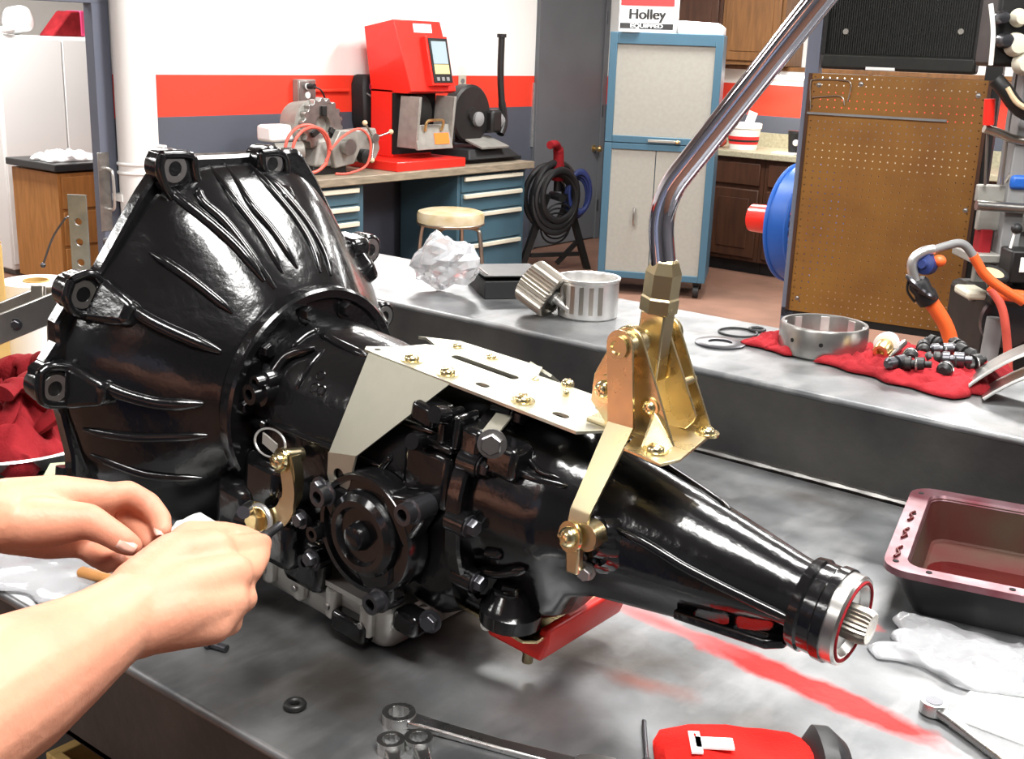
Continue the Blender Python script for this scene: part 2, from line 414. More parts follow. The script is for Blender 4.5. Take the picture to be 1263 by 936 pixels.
# white standing pipe on the wall, with a thinner one beside it
pp = thing('standing_pipe', 'thick white painted vertical pipe standing against the wall by the doorway', 'pipe', (WX + .115, 3.955, 0))
MB().cyl((0, 0, 0), (0, 0, CEIL), .102, n=32).build('pipe_body', 'pipe_white', pp)
for z_ in (.88, .93): MB().torus((0, 0, z_), (0, 0, 1), .102, .010).build('pipe_band', 'pipe_white', pp)
MB().box(-.10, .0, -.11, .11, .72, .76).build('wall_bracket', 'pipe_white', pp)
p2 = thing('conduit', 'slim white conduit running down the wall beside the thick pipe', 'pipe', (WX + .035, 4.125, 0))
MB().cyl((0, 0, 1.02), (0, 0, CEIL), .030).build('conduit_tube', 'pipe_white', p2)
MB().box(-.034, .055, -.055, .055, .86, 1.02).build('junction_box', 'plastic_white', p2, bevel=.006)

# ------------------------------------------------------------------ ceiling lamps
first = None
for k, (lx_, ly_, pw) in enumerate(LAMPS):
    if first is None:
        first = thing('ceiling_lamp', 'long white ceiling lamp with two fluorescent tubes', 'lamp', (0, 0, 0), 0, 'fluorescent ceiling lamps')
        MB().box(-.62, .62, -.14, .14, -.05, 0).build('housing', 'white_paint', first)
        for s_ in (-1, 1): MB().cyl((-.58, s_ * .07, -.075), (.58, s_ * .07, -.075), .016, n=12).build('tube', 'lamp_glow', first)
        o = first
    else: o = copy_tree(first)
    o.location = (lx_, ly_, CEIL); o['label'] = 'white two-tube ceiling lamp above ' + ('the near end of the steel bench', 'the raised ledge', 'the doorway side of the room', 'the stool and wall bench', 'the red machine and grey door', 'the pegboard rig', 'the engine stand', 'the wooden wall cabinets', 'the floor behind the person', 'the empty corner by the side room')[k]

# ------------------------------------------------------------------ side room seen through the doorway
fg = thing('white_locker', 'tall white locker standing in the side room beyond the doorway', 'locker', (-7.85, 4.45, 0))
a = atx(15, 45, -7.6); b = atx(140, 45, -7.6)
MB().box(-.3, .25, -.32, .62, .04, 1.595).build('locker_body', 'white_paint', fg, bevel=.01)
MB().box(.25, .268, -.31, .14, .08, 1.575).build('locker_door', 'white_paint', fg, bevel=.004)
MB().box(.25, .268, .15, .61, .08, 1.575).build('locker_door', 'white_paint', fg, bevel=.004)
MB().box(-.25, .2, -.28, .58, 0, .04).build('plinth', 'mid_grey', fg)
# things on the locker
LT = 1.595
def blob(name, c, r, sc, material, label, cat, seed, amp=.25, group=None):
    m = MB().sphere((0, 0, 0), r, sc, 24, 16)
    for v in m.v:
        n_ = noise.noise(v * 14 + Vector((seed, 0, 0))); v *= 1 + amp * n_
    mn = min(v.z for v in m.v)
    o = m.build(name, material); o.location = Vector(c) - Vector((0, 0, mn)); return tag(o, label, cat, group)
q = atx(88, 42, -7.7); bx_ = thing('red_package', 'red wedge shaped package with pink end on top of the white locker', 'package', (-7.72, q.y - .03, LT), .2)
MB().prism([(-.19, 0), (.10, 0), (.13, .06), (.10, .17), (-.02, .17)], 'x', -.06, .08).build('package_body', 'red_rag', bx_, bevel=.012)
MB().prism([(.06, .005), (.14, .005), (.155, .08), (.12, .175), (.06, .175)], 'x', -.065, .085).build('package_end', 'pink_label', bx_, bevel=.01)
q2 = atx(102, 42, -7.7)
yb = thing('yellow_bottle', 'yellow plastic bottle on the locker beside the red package', 'bottle', (-7.70, q2.y + .10, LT))
MB().lathe((0, 0, 0), (0, 0, 1), [(0, .045), (.01, .055), (.13, .055), (.17, .03), (.18, .02)], 24).build('bottle_body', 'yellow', yb)
MB().cyl((0, 0, .18), (0, 0, .215), .022).build('cap', 'plastic_white', yb)
blob('white_bag', (-7.78, q.y - .34, LT), .085, (1, 1.2, 1.1), 'paper', 'crumpled white bag on the locker left of the red package', 'bag', 3)
blob('white_bag', (-7.62, q.y - .52, LT), .05, (1, 1.2, .6), 'paper', 'low crumpled white bag near the locker corner', 'bag', 8)
# wood cabinet with dark counter, in the side room
wc = thing('wood_base_cabinet', 'light wooden drawer cabinet with dark counter just beyond the doorway', 'cabinet', (-7.02, atx(68, 215, -6.74).y + .41, 0))
ctop = .84
MB().box(-.28, .25, -.38, .75, .08, ctop - .06).build('cabinet_body', 'wood_orange', wc)
MB().box(-.30, .28, -.41, .78, ctop - .045, ctop).build('counter', 'counter_dark', wc, bevel=.006)
MB().box(-.25, .2, -.35, .72, 0, .08).build('plinth', 'counter_dark', wc)
for z0, z1 in ((.56, .76), (.33, .54), (.10, .31)):
    d_ = MB().box(.25, .268, -.36, .16, z0, z1).build('drawer', 'wood_orange', wc, bevel=.004)
    MB().cyl((.275, -.14, (z0 + z1) / 2), (.275, -.06, (z0 + z1) / 2), .006).build('pull', 'steel', d_)
crumple('white_towel', 'paper', None, (-6.98, atx(68, 215, -6.74).y + .22, ctop), .26, .34, .07, 4)
tag(bpy.data.objects['white_towel'], 'crumpled white towel lying on the dark counter in the side room', 'towel')

# ------------------------------------------------------------------ wall fittings
ob = thing('power_outlet', 'grey metal surface outlet box with black plug, left of the red machine', 'outlet', (WX, 5.28, 1.315))
MB().box(0, .055, -.065, .085, -.068, .072).build('box_body', 'machine_grey', ob, bevel=.004)
MB().box(.055, .062, -.06, .075, -.06, .064).build('cover', 'steel', ob, bevel=.003)
for z_ in (-.026, .030): MB().lathe((.062, .008, z_), (1, 0, 0), [(0, .022), (.003, .021)], 20).build('socket', 'plastic_white', ob)
pg = MB().cyl((.064, .012, .03), (.115, .02, .03), .018).build('plug', 'rubber', ob)
MB().tube(smooth_path([(.11, .02, .03), (.14, .06, .0), (.10, .14, -.10), (.06, .20, -.28), (.05, .2, -.42)], 6), .006, 8).build('cord', 'rubber', ob)
MB().cyl((.02, .01, -.068), (.02, .01, -.45), .012).build('conduit_drop', 'wall_grey', ob)
MB().cyl((.02, .085, .0), (.02, .41, .0), .013).build('conduit_run', 'wall_red', ob)
o2 = thing('power_outlet', 'small ivory duplex outlet on the red stripe right of the red machine', 'outlet', (WX, 6.875, 1.345))
MB().box(0, .008, -.042, .042, -.07, .07).build('cover', 'handle_cream', o2, bevel=.003)
for z_ in (-.028, .028): MB().lathe((.008, 0, z_), (1, 0, 0), [(0, .02), (.004, .019)], 20).build('socket', 'mid_grey', o2)
# black bag hanging on the wall behind the red machine
bg = thing('hanging_bag', 'black bag hanging on the red stripe behind the red machine', 'bag', (WX, 5.88, 0)); bg.scale = (.75, 1, 1)
MB().loft([[(.0, -.13, 1.42), (.12, -.10, 1.42), (.12, .16, 1.42), (.0, .18, 1.42)], [(.0, -.155, 1.36), (.16, -.14, 1.35), (.16, .18, 1.35), (.0, .2, 1.36)], [(.0, -.15, 1.12), (.17, -.14, 1.10), (.17, .2, 1.10), (.0, .2, 1.12)], [(.0, -.13, 1.04), (.12, -.10, 1.05), (.12, .18, 1.05), (.0, .18, 1.04)]]).build('bag_body', 'black_matte', bg, bevel=.02)
MB().torus((.162, -.06, 1.345), (1, 0, 0), .03, .004).build('emblem_ring', 'pink_label', bg)
MB().tube(smooth_path([(.165, -.12, 1.30), (.19, .0, 1.22), (.18, .12, 1.12)], 5), .006, 8).build('strap', 'mid_grey', bg)
MB().tube(smooth_path([(.1, -.12, 1.06), (.1, -.17, .98), (.1, -.16, .90), (.1, -.08, .9), (.1, -.07, 1.0), (.1, -.05, 1.06)], 5), .007, 8).build('hanging_strap', 'rubber', bg)

# ------------------------------------------------------------------ wall bench: two drawer cabinets and a worktop
BZ = .835; BX = -5.31
def drawer_cabinet(y0, y1, label, rows):
    c = thing('drawer_cabinet', label, 'cabinet', (BX - .28, (y0 + y1) / 2, 0), 0, 'blue drawer cabinets of the wall bench')
    w_ = (y1 - y0) / 2
    MB().box(-.28, .26, -w_, w_, .06, BZ - .055).build('cabinet_body', 'bench_blue', c, bevel=.004)
    MB().box(-.26, .22, -w_ + .03, w_ - .03, 0, .06).build('plinth', 'black_matte', c)
    for z0, z1 in rows:
        d_ = MB().box(.26, .272, -w_ + .03, w_ - .05, z0, z1).build('drawer', 'bench_blue', c, bevel=.002)
        MB().box(.272, .296, -w_ + .045, w_ - .065, z1 - .034, z1 - .004).build('handle', 'handle_cream', d_, bevel=.005)
    return c
drawer_cabinet(6.14, 6.89, 'blue steel cabinet with four cream-handled drawers under the bench beside the hose reel', [(.655, .765), (.52, .645), (.30, .51), (.08, .29)])
drawer_cabinet(4.50, 5.24, 'blue steel drawer cabinet under the bench below the grey threading machine', [(.66, .765), (.565, .65), (.46, .555), (.32, .45), (.2, .31), (.08, .19)])
wt = MB().box(WX + .015, BX + .035, 4.40, 6.93, BZ - .052, BZ).build('bench_worktop', 'wood_top', bevel=.006)
tag(wt, 'long worn wooden worktop resting on the two blue drawer cabinets', 'worktop')
tag(MB().box(WX + .01, WX + .03, 5.26, 6.12, .02, BZ - .055).build('kneehole_panel', 'wall_grey'), 'dark panel closing the kneehole between the two blue cabinets', 'panel')

# red machine on the worktop
rm = thing('red_machine', 'tall bright red testing machine with small screen on the wall bench', 'machine', (BX - .26, 5.86, BZ)); rm.scale = (.86, .80, .80)
# base slab, column, slanted head
MB().box(-.26, .30, -.42, .42, 0, .075).build('base', 'red_paint', rm, bevel=.006)
MB().box(-.26, -.02, -.12, .36, .075, .66).build('column', 'red_paint', rm, bevel=.006)
hd = MB().loft([[(-.26, -.12, .60), (.12, -.12, .60), (.12, .44, .60), (-.26, .44, .60)], [(-.26, -.12, .62), (.17, -.12, .62), (.17, .44, .62), (-.26, .44, .62)],
                [(-.26, -.20, 1.12), (.05, -.20, 1.18), (.05, .36, 1.18), (-.26, .36, 1.12)]]).build('head', 'red_paint', rm, bevel=.006)
def on_head(y, z, off=0):   # point on the head's sloping front
    t = (z - .62) / (1.18 - .62); return Vector((.17 - .12 * t + off, y, z))
def head_panel(name, y0, y1, z0, z1, th, material, par):
    a_ = [on_head(y0, z0), on_head(y1, z0), on_head(y1, z1), on_head(y0, z1)]; n_ = Vector((.56, 0, .12)).normalized()
    return MB().loft([[p + n_ * (-.002) for p in a_], [p + n_ * th for p in a_]]).build(name, material, par, bevel=.002)
sb = head_panel('screen_box', .09, .355, .66, 1.05, .05, 'red_paint', hd)
def box_panel(name, y0, y1, z0, z1, o_, th, material):
    a_ = [on_head(y0, z0), on_head(y1, z0), on_head(y1, z1), on_head(y0, z1)]; n_ = Vector((.56, 0, .12)).normalized()
    return MB().loft([[p + n_ * o_ for p in a_], [p + n_ * (o_ + th) for p in a_]]).build(name, material, hd)
box_panel('display_bezel', .115, .345, .68, 1.035, .05, .006, 'black_worn'); box_panel('display', .14, .32, .83, 1.01, .056, .002, 'screen'); box_panel('display_lower', .14, .32, .75, .825, .056, .002, 'screen_yellow')
for k in range(3): box_panel('button', .15 + k * .06, .185 + k * .06, .695, .725, .056, .003, 'mid_grey')
head_panel('name_plate', .02, .24, 1.085, 1.155, .002, 'paper', hd)
# open working bay with tilted tray
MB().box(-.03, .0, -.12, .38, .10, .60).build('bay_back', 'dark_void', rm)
for y_ in (-.08, .35): MB().obox((.12, y_, .37), (.10, 0, -.0), (0, .014, 0), (.02, 0, .21)).build('bay_cheek', 'machine_grey', rm, bevel=.003)
MB().obox((.19, .13, .25), (.012, 0, 0), (0, .22, 0), (-.02, 0, .10)).build('bay_front', 'machine_grey', rm, bevel=.004)
MB().lathe((-.0, .13, .44), (1, 0, 0), [(0, .15), (.05, .15), (.08, .05)], 28).build('drum', 'black_worn', rm)
MB().tube(smooth_path([(.2, .02, .30), (.22, .02, .38), (.22, .12, .39), (.22, .22, .38), (.2, .22, .30)], 4), .012, 8).build('clamp', 'brass', rm)
MB().obox((.208, .22, .235), (.002, 0, 0), (0, .09, 0), (-.008, 0, .045)).build('sticker', 'sticker_orange', rm)
MB().box(.0, .16, .39, .46, .16, .52).build('side_motor', 'black_worn', rm, bevel=.02)

# abrasive cut-off saw
cs = thing('cutoff_saw', 'black bench cut-off saw with upright handle right of the red machine', 'saw', (BX - .26, 6.56, BZ))
MB().box(-.16, .16, -.30, .38, 0, .03).build('base_rim', 'black_matte', cs, bevel=.004)
MB().loft([[(-.22, -.28, .03), (.22, -.28, .03), (.22, .30, .03), (-.22, .30, .03)], [(-.18, -.24, .10), (.18, -.24, .10), (.16, .22, .10), (-.16, .22, .10)]]).build('base', 'black_matte', cs, bevel=.01)
MB().lathe((.02, -.10, .33), (1, 0, 0), [(-.05, .19), (-.035, .205), (.05, .205), (.065, .19), (.065, .05), (.08, .045)], 36).build('wheel_guard', 'black_worn', cs)
MB().lathe((.09, -.06, .30), (1, 0, 0), [(0, .05), (.03, .05), (.045, .02)], 20).build('hub', 'mid_grey', cs)
MB().box(-.08, .14, .06, .17, .20, .36).build('motor', 'black_worn', cs, bevel=.02)
MB().cyl((-.02, .17, .27), (-.02, .30, .27), .085).build('motor_end', 'mid_grey', cs)
MB().tube(smooth_path([(.05, .26, .18), (.04, .31, .27), (.03, .29, .42), (.02, .28, .60), (.02, .28, .86)], 6), [.03] * 6 + [.028] * 6 + [.024] * 13, 12).build('arm_handle', 'black_worn', cs)
MB().cyl((.02, .28, .86), (.02, .28, .885), .034).build('handle_knob', 'black_worn', cs)
MB().obox((.14, -.02, .14), (.10, 0, -.03), (0, .15, 0), (.002, 0, .006)).build('work_shelf', 'machine_grey', cs)
MB().prism([(.22, .03), (.38, .03), (.30, .16)], 'x', -.16, -.15).build('side_flap', 'black_matte', cs)
# grey pipe threading machine with hose
tm = thing('threading_machine', 'grey pipe threading machine with notched chuck wheel on the wall bench', 'machine', (BX - .25, 5.10, BZ))
mb = MB(); ch = []
for i in range(72):
    a_ = 2 * pi * i / 72; r_ = .165 if (i // 2) % 2 else .148
    ch.append((r_ * cos(a_), r_ * sin(a_)))
mb.plate(ch, .05, ((.06, -.06, .30), (0, 1, 0), (0, 0, 1), (1, 0, 0)), [circ(0, 0, .06, 20)])
mb.build('chuck_wheel', 'steel', tm, bevel=.003)
MB().lathe((-.12, -.10, .30), (1, 0, 0), [(0, .13), (.16, .15), (.165, .06)], 36).build('headstock', 'machine_grey', tm)
for k in range(3):
    a_ = radians(90 + k * 120); u_ = Vector((0, cos(a_), sin(a_)))
    MB().obox(Vector((.09, -.06, .30)) + u_ * .085, (.012, 0, 0), u_ * .03, Vector((0, -u_.z, u_.y)) * .018).build('jaw', 'black_worn', tm, bevel=.003)
MB().loft([[(-.14, -.16, .05), (.12, -.16, .05), (.12, .14, .05), (-.14, .14, .05)], [(-.12, -.10, .22), (.10, -.10, .22), (.10, .12, .22), (-.12, .12, .22)]]).build('body', 'machine_grey', tm, bevel=.02)
MB().prism([(-.02, .04), (.14, .06), (.20, .16), (.16, .27), (.02, .27), (-.05, .16)], 'x', .10, .15).build('carriage', 'machine_grey', tm, bevel=.008)
MB().cyl((.15, .06, .17), (.20, .06, .17), .05).build('die_head', 'steel', tm)
MB().box(-.12, .10, -.16, .12, 0, .05).build('foot', 'black_worn', tm, bevel=.006)
MB().cyl((-.02, -.36, .14), (.05, -.20, .15), .055).build('motor', 'machine_grey', tm)
MB().cyl((.0, -.42, .13), (.0, -.36, .14), .035).build('motor_cap', 'black_worn', tm)
MB().box(-.14, .0, -.40, -.2, .20, .30).build('motor_cover', 'white_paint', tm, bevel=.02)
MB().prism([(.14, .06), (.38, .07), (.42, .14), (.38, .27), (.14, .26)], 'x', .0, .10).build('gear_case', 'machine_grey', tm, bevel=.01)
hub = Vector((.13, .33, .21))
MB().cyl(hub - Vector((.04, 0, 0)), hub + Vector((.02, 0, 0)), .03).build('feed_hub', 'steel', tm)
for a_ in (75, 195, 315):
    e_ = hub + Vector((.02, cos(radians(a_ - 60)) * .14, sin(radians(a_ - 60)) * .14))
    h_ = MB().cyl(hub, e_, .007, n=10).build('feed_handle', 'steel', tm); MB().sphere(e_, .017).build('ball_knob', 'tan_plastic', h_)
MB().lathe((.10, .25, .10), (1, 0, 0), [(0, .045), (.05, .045), (.06, .02)], 20).build('lower_knob', 'black_worn', tm)
# red hose coiled over it
ho = thing('air_hose', 'coil of thin red hose hanging over the grey threading machine', 'hose', (BX - .25, 5.10, BZ))
pts = []
for i in range(61):
    a_ = 2 * pi * i / 30; pts.append((.17 + .03 * sin(a_ * .5), -.25 + (.155 + .012 * (i / 60)) * cos(a_ - .6), .165 + (.135 + .01 * (i // 30)) * sin(a_ - .6)))
MB().tube(pts, .0095, 8).build('hose_coil', 'hose_red', ho)
MB().tube(smooth_path([(.19, -.1, .16), (.2, .0, .24), (.22, .12, .28), (.23, .20, .20), (.22, .18, .06), (.2, .05, .012), (.18, -.05, .012)], 6), .008, 8).build('hose_tail', 'hose_red', ho)

# stool
st = thing('stool', 'round padded cream stool with bent chrome legs at the wall bench', 'stool', tuple(Vector((*atz(556, 262, .60).xy, 0)))); st.scale = (1.18, 1.18, 1)
MB().lathe((0, 0, 0), (0, 0, 1), [(.52, .172), (.53, .182), (.585, .184), (.605, .178), (.615, .15), (.618, .01)], 40).build('seat', 'cushion', st)
MB().torus((0, 0, .535), (0, 0, 1), .183, .006).build('seat_band', 'chrome_worn', st)
for k in range(4):
    a_ = radians(20 + 90 * k); c_, s_ = cos(a_), sin(a_)
    MB().tube(smooth_path([(.08 * c_, .08 * s_, .51), (.15 * c_, .15 * s_, .505), (.172 * c_, .172 * s_, .46), (.19 * c_, .19 * s_, .25), (.205 * c_, .205 * s_, .0)], 5), .012, 10).build('leg', 'chrome_worn', st)
MB().torus((0, 0, .18), (0, 0, 1), .19, .008).build('foot_ring', 'chrome_worn', st)

# hose reel on A-frame stand with a red gun, in front of the grey door
hp = atz(683, 333, 0)
hr = thing('hose_stand', 'black A-frame stand hung with looped black hose and cables beside the bench', 'stand', (hp.x, hp.y, 0), radians(60))
for s_ in (-1, 1):
    lg = MB()
    lg.obox((s_ * .18, 0, .29), (.024, 0, 0), (0, .024, 0), (-s_ * .10, 0, .29)); lg.build('leg', 'black_worn', hr)
MB().obox((0, 0, .12), (.20, 0, 0), (0, .015, 0), (0, 0, .015)).build('cross_bar', 'black_worn', hr)
MB().obox((.12, 0, .15), (.10, 0, .10), (0, .012, 0), (-.012, 0, .012)).build('brace', 'black_worn', hr)
MB().cyl((0, -.10, .56), (0, .10, .56), .03).build('hub', 'black_worn', hr)
for k in range(9):
    R_ = .15 + .012 * (k % 4); MB().torus((random.uniform(-.04, .02), -.10 + k * .024, .58 - .03 * (k % 3)), (random.uniform(-.2, .2), 1, random.uniform(-.1, .1)), R_, .022, 28, 8, 1.0, 1.25).build('hose_loop', 'rubber', hr)
for k in range(3): MB().torus((.16, -.06 + k * .03, .60 - .02 * k), (.3, 1, 0), .10, .017, 26, 8, .8, 1.5).build('cable_loop', 'rubber_blue', hr)
for k in range(3): MB().torus((0, -.05 + k * .03, .40 - .04 * k), (0, 1, .1), .13, .008, 26, 8, .9, .9).build('thin_loop', 'rubber', hr)
rg = hr
g0 = atplane(680, 210, Vector((hp.x, hp.y, 0)), f0)
MB().tube(smooth_path([(0, 0, .68), (0, 0, .80), (-.01, -.01, .90), (-.05, -.05, .95), (-.12, -.10, .95)], 6), [.045] * 7 + [.04] * 7 + [.03] * 11, 12).build('nozzle_grip', 'red_rag', rg)
MB().cyl((0, 0, .60), (0, 0, .69), .03).build('nozzle_stem', 'black_worn', rg)

# ------------------------------------------------------------------ blue rolling cabinet
CBY = 6.74; cx0, cx1 = -4.535, -3.675; cb0, cb1 = .115, 1.755
hw = .372; CR = radians(26); ce = Vector((cos(CR), sin(CR), 0)); cn = Vector((-sin(CR), cos(CR), 0))
cf = aty(753, 41, CBY); croot = Vector((cf.x, cf.y, 0)) + ce * hw + cn * .285
bc = thing('rolling_cabinet', 'tall blue framed cabinet with beige panels on casters', 'cabinet', croot, CR)
MB().box(-hw, hw, -.26, .18, cb0, cb1).build('cabinet_body', 'cabinet_blue', bc, bevel=.008)
def cab_frame(z0, z1, sp):
    f_ = MB(); y0, y1 = -.285, -.26
    f_.box(-hw, -hw + .05, y0, y1, z0, z1); f_.box(hw - .05, hw, y0, y1, z0, z1); f_.box(-hw + .05, hw - .05, y0, y1, z1 - sp, z1); f_.box(-hw + .05, hw - .05, y0, y1, z0, z0 + .045); return f_
cab_frame(1.04, cb1, .075).build('upper_frame', 'cabinet_blue', bc, bevel=.003)
cab_frame(cb0, 1.035, .04).build('lower_frame', 'cabinet_blue', bc, bevel=.003)
MB().box(-hw + .05, hw - .05, -.27, -.258, 1.085, 1.68).build('upper_panel', 'panel_beige', bc)
xm = -.02
MB().box(-hw + .05, xm - .003, -.272, -.258, .16, .995).build('door_panel', 'panel_beige', bc)
MB().box(xm + .003, hw - .05, -.272, -.258, .16, .995).build('door_panel', 'panel_beige', bc)
MB().box(-.08, .14, -.295, -.285, 1.05, 1.068).build('hinge_plate', 'machine_grey', bc, bevel=.003)
MB().lathe((.12, -.29, 1.06), (0, -1, 0), [(0, .012), (.025, .012), (.03, .005)], 12).build('lock', 'brass', bc)
for x_ in (-.14, .10): MB().tube(smooth_path([(x_, -.272, .60), (x_, -.31, .59), (x_, -.31, .50), (x_, -.272, .49)], 4), .008, 8).build('pull', 'steel', bc)
for x_ in (-hw + .06, hw - .06):
    for y_ in (-.20, .13):
        c_ = MB().box(x_ - .025, x_ + .025, y_ - .03, y_ + .03, .085, cb0).build('caster', 'black_worn', bc)
        MB().cyl((x_ - .018, y_ - .02, .045), (x_ + .018, y_ - .02, .045), .045, n=24).build('wheel', 'rubber', c_)
# carton with lettering on top of the cabinet
bx = thing('parts_carton', 'small white carton with red band and black lettering on the blue cabinet', 'carton', croot + ce * -.14 + cn * -.13 + u0 * cb1, CR)
MB().box(-.185, .185, -.13, .14, 0, .225).build('carton_body', 'paper', bx, bevel=.003)
MB().box(-.175, .175, -.1325, -.13, .168, .212).build('red_band', 'label_red', bx)
MB().box(-.175, .175, -.1325, -.13, .022, .058).build('black_band', 'label_black', bx)
Rx = Matrix.Rotation(radians(90), 4, 'X')
text_mesh('lettering', 'Holley', .092, 'label_black', bx, Matrix.Translation((0, -.1315, .112)) @ Rx, .0, .0004, .0042)
text_mesh('band_lettering', 'EQUIPPED', .034, 'paper', bx, Matrix.Translation((0, -.1335, .040)) @ Matrix.Diagonal((1.4, 1, 1, 1)) @ Rx, .0, .0004, .0012)
tag(MB().prism([(-.14, 0), (.16, 0), (.16, .05), (.12, .075), (-.14, .085)], 'y', -.20, .12).build('folded_sheet', 'paper', bevel=.008), 'thick folded white sheet lying on the blue cabinet beside the carton', 'sheet').location = croot + ce * .20 + cn * .03 + u0 * cb1; bpy.data.objects['folded_sheet'].rotation_euler = (0, 0, CR)
tag(MB().box(-.06, .06, -.02, .02, 0, .008).build('paper_tag', 'paper', bevel=.001), 'little white tag lying on the front rim of the blue cabinet', 'tag').location = croot + ce * -.24 + cn * -.283 + u0 * cb1; bpy.data.objects['paper_tag'].rotation_euler = (0, 0, CR)

# ------------------------------------------------------------------ wooden wall units at the back wall
CFY = 8.18; CT = .93
def base_unit(x0, x1, lab):
    u_ = thing('base_unit', lab, 'cabinet', ((x0 + x1) / 2, CFY + .3, 0), 0, 'dark wooden base cabinets')
    h_ = (x1 - x0) / 2 - .002
    MB().box(-h_, h_, -.28, .30, .10, CT - .045).build('cabinet_body', 'wood_dark', u_)
    MB().box(-h_, h_, -.22, .30, 0, .10).build('plinth', 'black_matte', u_)
    MB().box(-h_ + .03, h_ - .03, -.30, -.28, .68, .85).build('drawer', 'wood_dark', u_, bevel=.008)
    d_ = MB().box(-h_ + .03, h_ - .03, -.30, -.28, .13, .65).build('door', 'wood_dark', u_, bevel=.008)
    MB().box(-h_ + .10, h_ - .10, -.306, -.30, .20, .58).build('raised_panel', 'wood_dark', d_, bevel=.004)
for k, lab in enumerate(('dark wooden base cabinet behind the blue rolling cabinet', 'dark wooden base cabinet below the white tub', 'dark wooden base cabinet below the black cup, next to the blue fan', 'dark wooden base cabinet behind the pegboard', 'dark wooden base cabinet between the pegboard and the last unit', 'last dark wooden base cabinet at the open end of the counter')): base_unit(-4.98 + .46 * k, -4.52 + .46 * k, lab)
tag(MB().box(-5.0, -2.20, CFY - .03, WY - .005, CT - .045, CT).build('tan_counter', 'counter_tan', bevel=.006), 'long tan counter on the dark wooden base cabinets', 'counter')
tag(MB().box(-5.0, -2.20, WY - .025, WY - .002, CT, CT + .11).build('counter_splash', 'counter_tan'), 'low tan splashback behind the counter', 'splashback')
def wall_unit(x0, x1, material, label):
    u_ = thing('wall_unit', label, 'cabinet', ((x0 + x1) / 2, WY - .18, 1.56), 0, None)
    h_ = (x1 - x0) / 2 - .002
    MB().box(-h_, h_, -.17, .175, 0, .80).build('cabinet_body', material, u_)
    d_ = MB().box(-h_ + .03, h_ - .03, -.19, -.17, .03, .77).build('door', material, u_, bevel=.008)
    MB().box(-h_ + .09, h_ - .09, -.196, -.19, .10, .70).build('raised_panel', material, d_, bevel=.004)
wall_unit(-4.66, -4.13, 'wood_cabinet', 'warm brown wooden wall cabinet over the counter with a panelled door')
wall_unit(-5.20, -4.66, 'wood_dark', 'dark brown wooden wall cabinet above the blue rolling cabinet')
tag(MB().box(-4.7, -2.4, WY - .22, WY - .004, 1.525, 1.556).build('wall_shelf', 'wood_cabinet', bevel=.003), 'long narrow wooden shelf below the wall cabinets', 'shelf')
ul = thing('shelf_lamp', 'glowing fluorescent strip lamp under the wooden shelf', 'lamp', (-4.0, WY - .16, 1.525))
MB().box(-.5, .5, -.05, .05, -.03, 0).build('housing', 'white_paint', ul)
MB().cyl((-.48, 0, -.045), (.48, 0, -.045), .016).build('tube', 'tube_glow', ul)
# bucket and cup on the counter
bk = thing('white_bucket', 'white plastic tub with red and black label on the tan counter', 'bucket', tuple(Vector((*aty(919, 150, CFY + .22).xy, CT))))
MB().lathe((0, 0, 0), (0, 0, 1), [(0, .105), (.02, .108), (.155, .125), (.16, .132), (.195, .134), (.20, .12)], 36).build('tub', 'plastic_white', bk)
MB().lathe((0, 0, 0), (0, 0, 1), [(.04, .1115), (.10, .1198)], 36, cap=False).build('label_band', 'label_red', bk)
MB().lathe((0, 0, 0), (0, 0, 1), [(.06, .1155), (.075, .1175)], 36, cap=False).build('label_stripe', 'label_black', bk)
MB().obox((.05, .0, .24), (.035, .0, -.01), (0, .004, 0), (.015, 0, .045)).build('paper_slip', 'paper', bk)
rt = aty(895, 158, CFY + .2)
blob('red_rag_ball', (rt.x - .06, CFY + .2, CT), .06, (1.3, 1, .7), 'hose_red', 'small red rag lying on the counter beside the white tub', 'rag', 11)
cp = thing('black_cup', 'black travel cup with a white knob on the tan counter', 'cup', tuple(Vector((*aty(982, 165, CFY + .2).xy, CT))))
MB().lathe((0, 0, 0), (0, 0, 1), [(0, .045), (.15, .058), (.155, .062), (.17, .06)], 28).build('cup_body', 'rubber', cp)
MB().sphere((.03, -.055, .085), .024).build('knob', 'plastic_white', cp)
tag(MB().box(-.09, .09, -.05, .05, 0, .012).build('white_card', 'paper', bevel=.002), 'small white card lying on the counter by the black cup', 'card').location = tuple(Vector((*aty(970, 176, CFY + .1).xy, CT)))
# ================================================================== STEEL WORKBENCH
TZ, UZ = 1.05, 1.181
TY0, TY1, UY1 = .585, 1.556, 1.905
TXL, TXR = -2.45, .75
wb = thing('steel_workbench', 'heavy steel workbench with a raised back ledge under the black transmission', 'workbench', ((TXL + TXR) / 2, (TY0 + UY1) / 2, 0))
wl_ = wb.location.copy()
def wpart(name, mb, material, **k):
    o = mb.build(name, material, wb, **k); o.location = -wl_; return o
wpart('top_plate', MB().box(TXL, TXR, TY0, TY1 - .008, TZ - .012, TZ), 'table_steel', bevel=.005)
wpart('front_channel', MB().box(TXL + .005, TXR - .005, TY0 + .004, TY0 + .02, TZ - .135, TZ - .008).box(TXL + .005, TXR - .005, TY0 + .004, TY0 + .06, TZ - .135, TZ - .123), 'beam_steel', bevel=.003)
lg_ = thing('steel_ledge', 'raised dark steel ledge beam along the back of the workbench', 'ledge', ((TXL + TXR) / 2, (TY1 + UY1) / 2, 0))
ll_ = lg_.location.copy()
def lpart(name, mb, material, **k):
    o = mb.build(name, material, lg_, **k); o.location = -ll_; return o
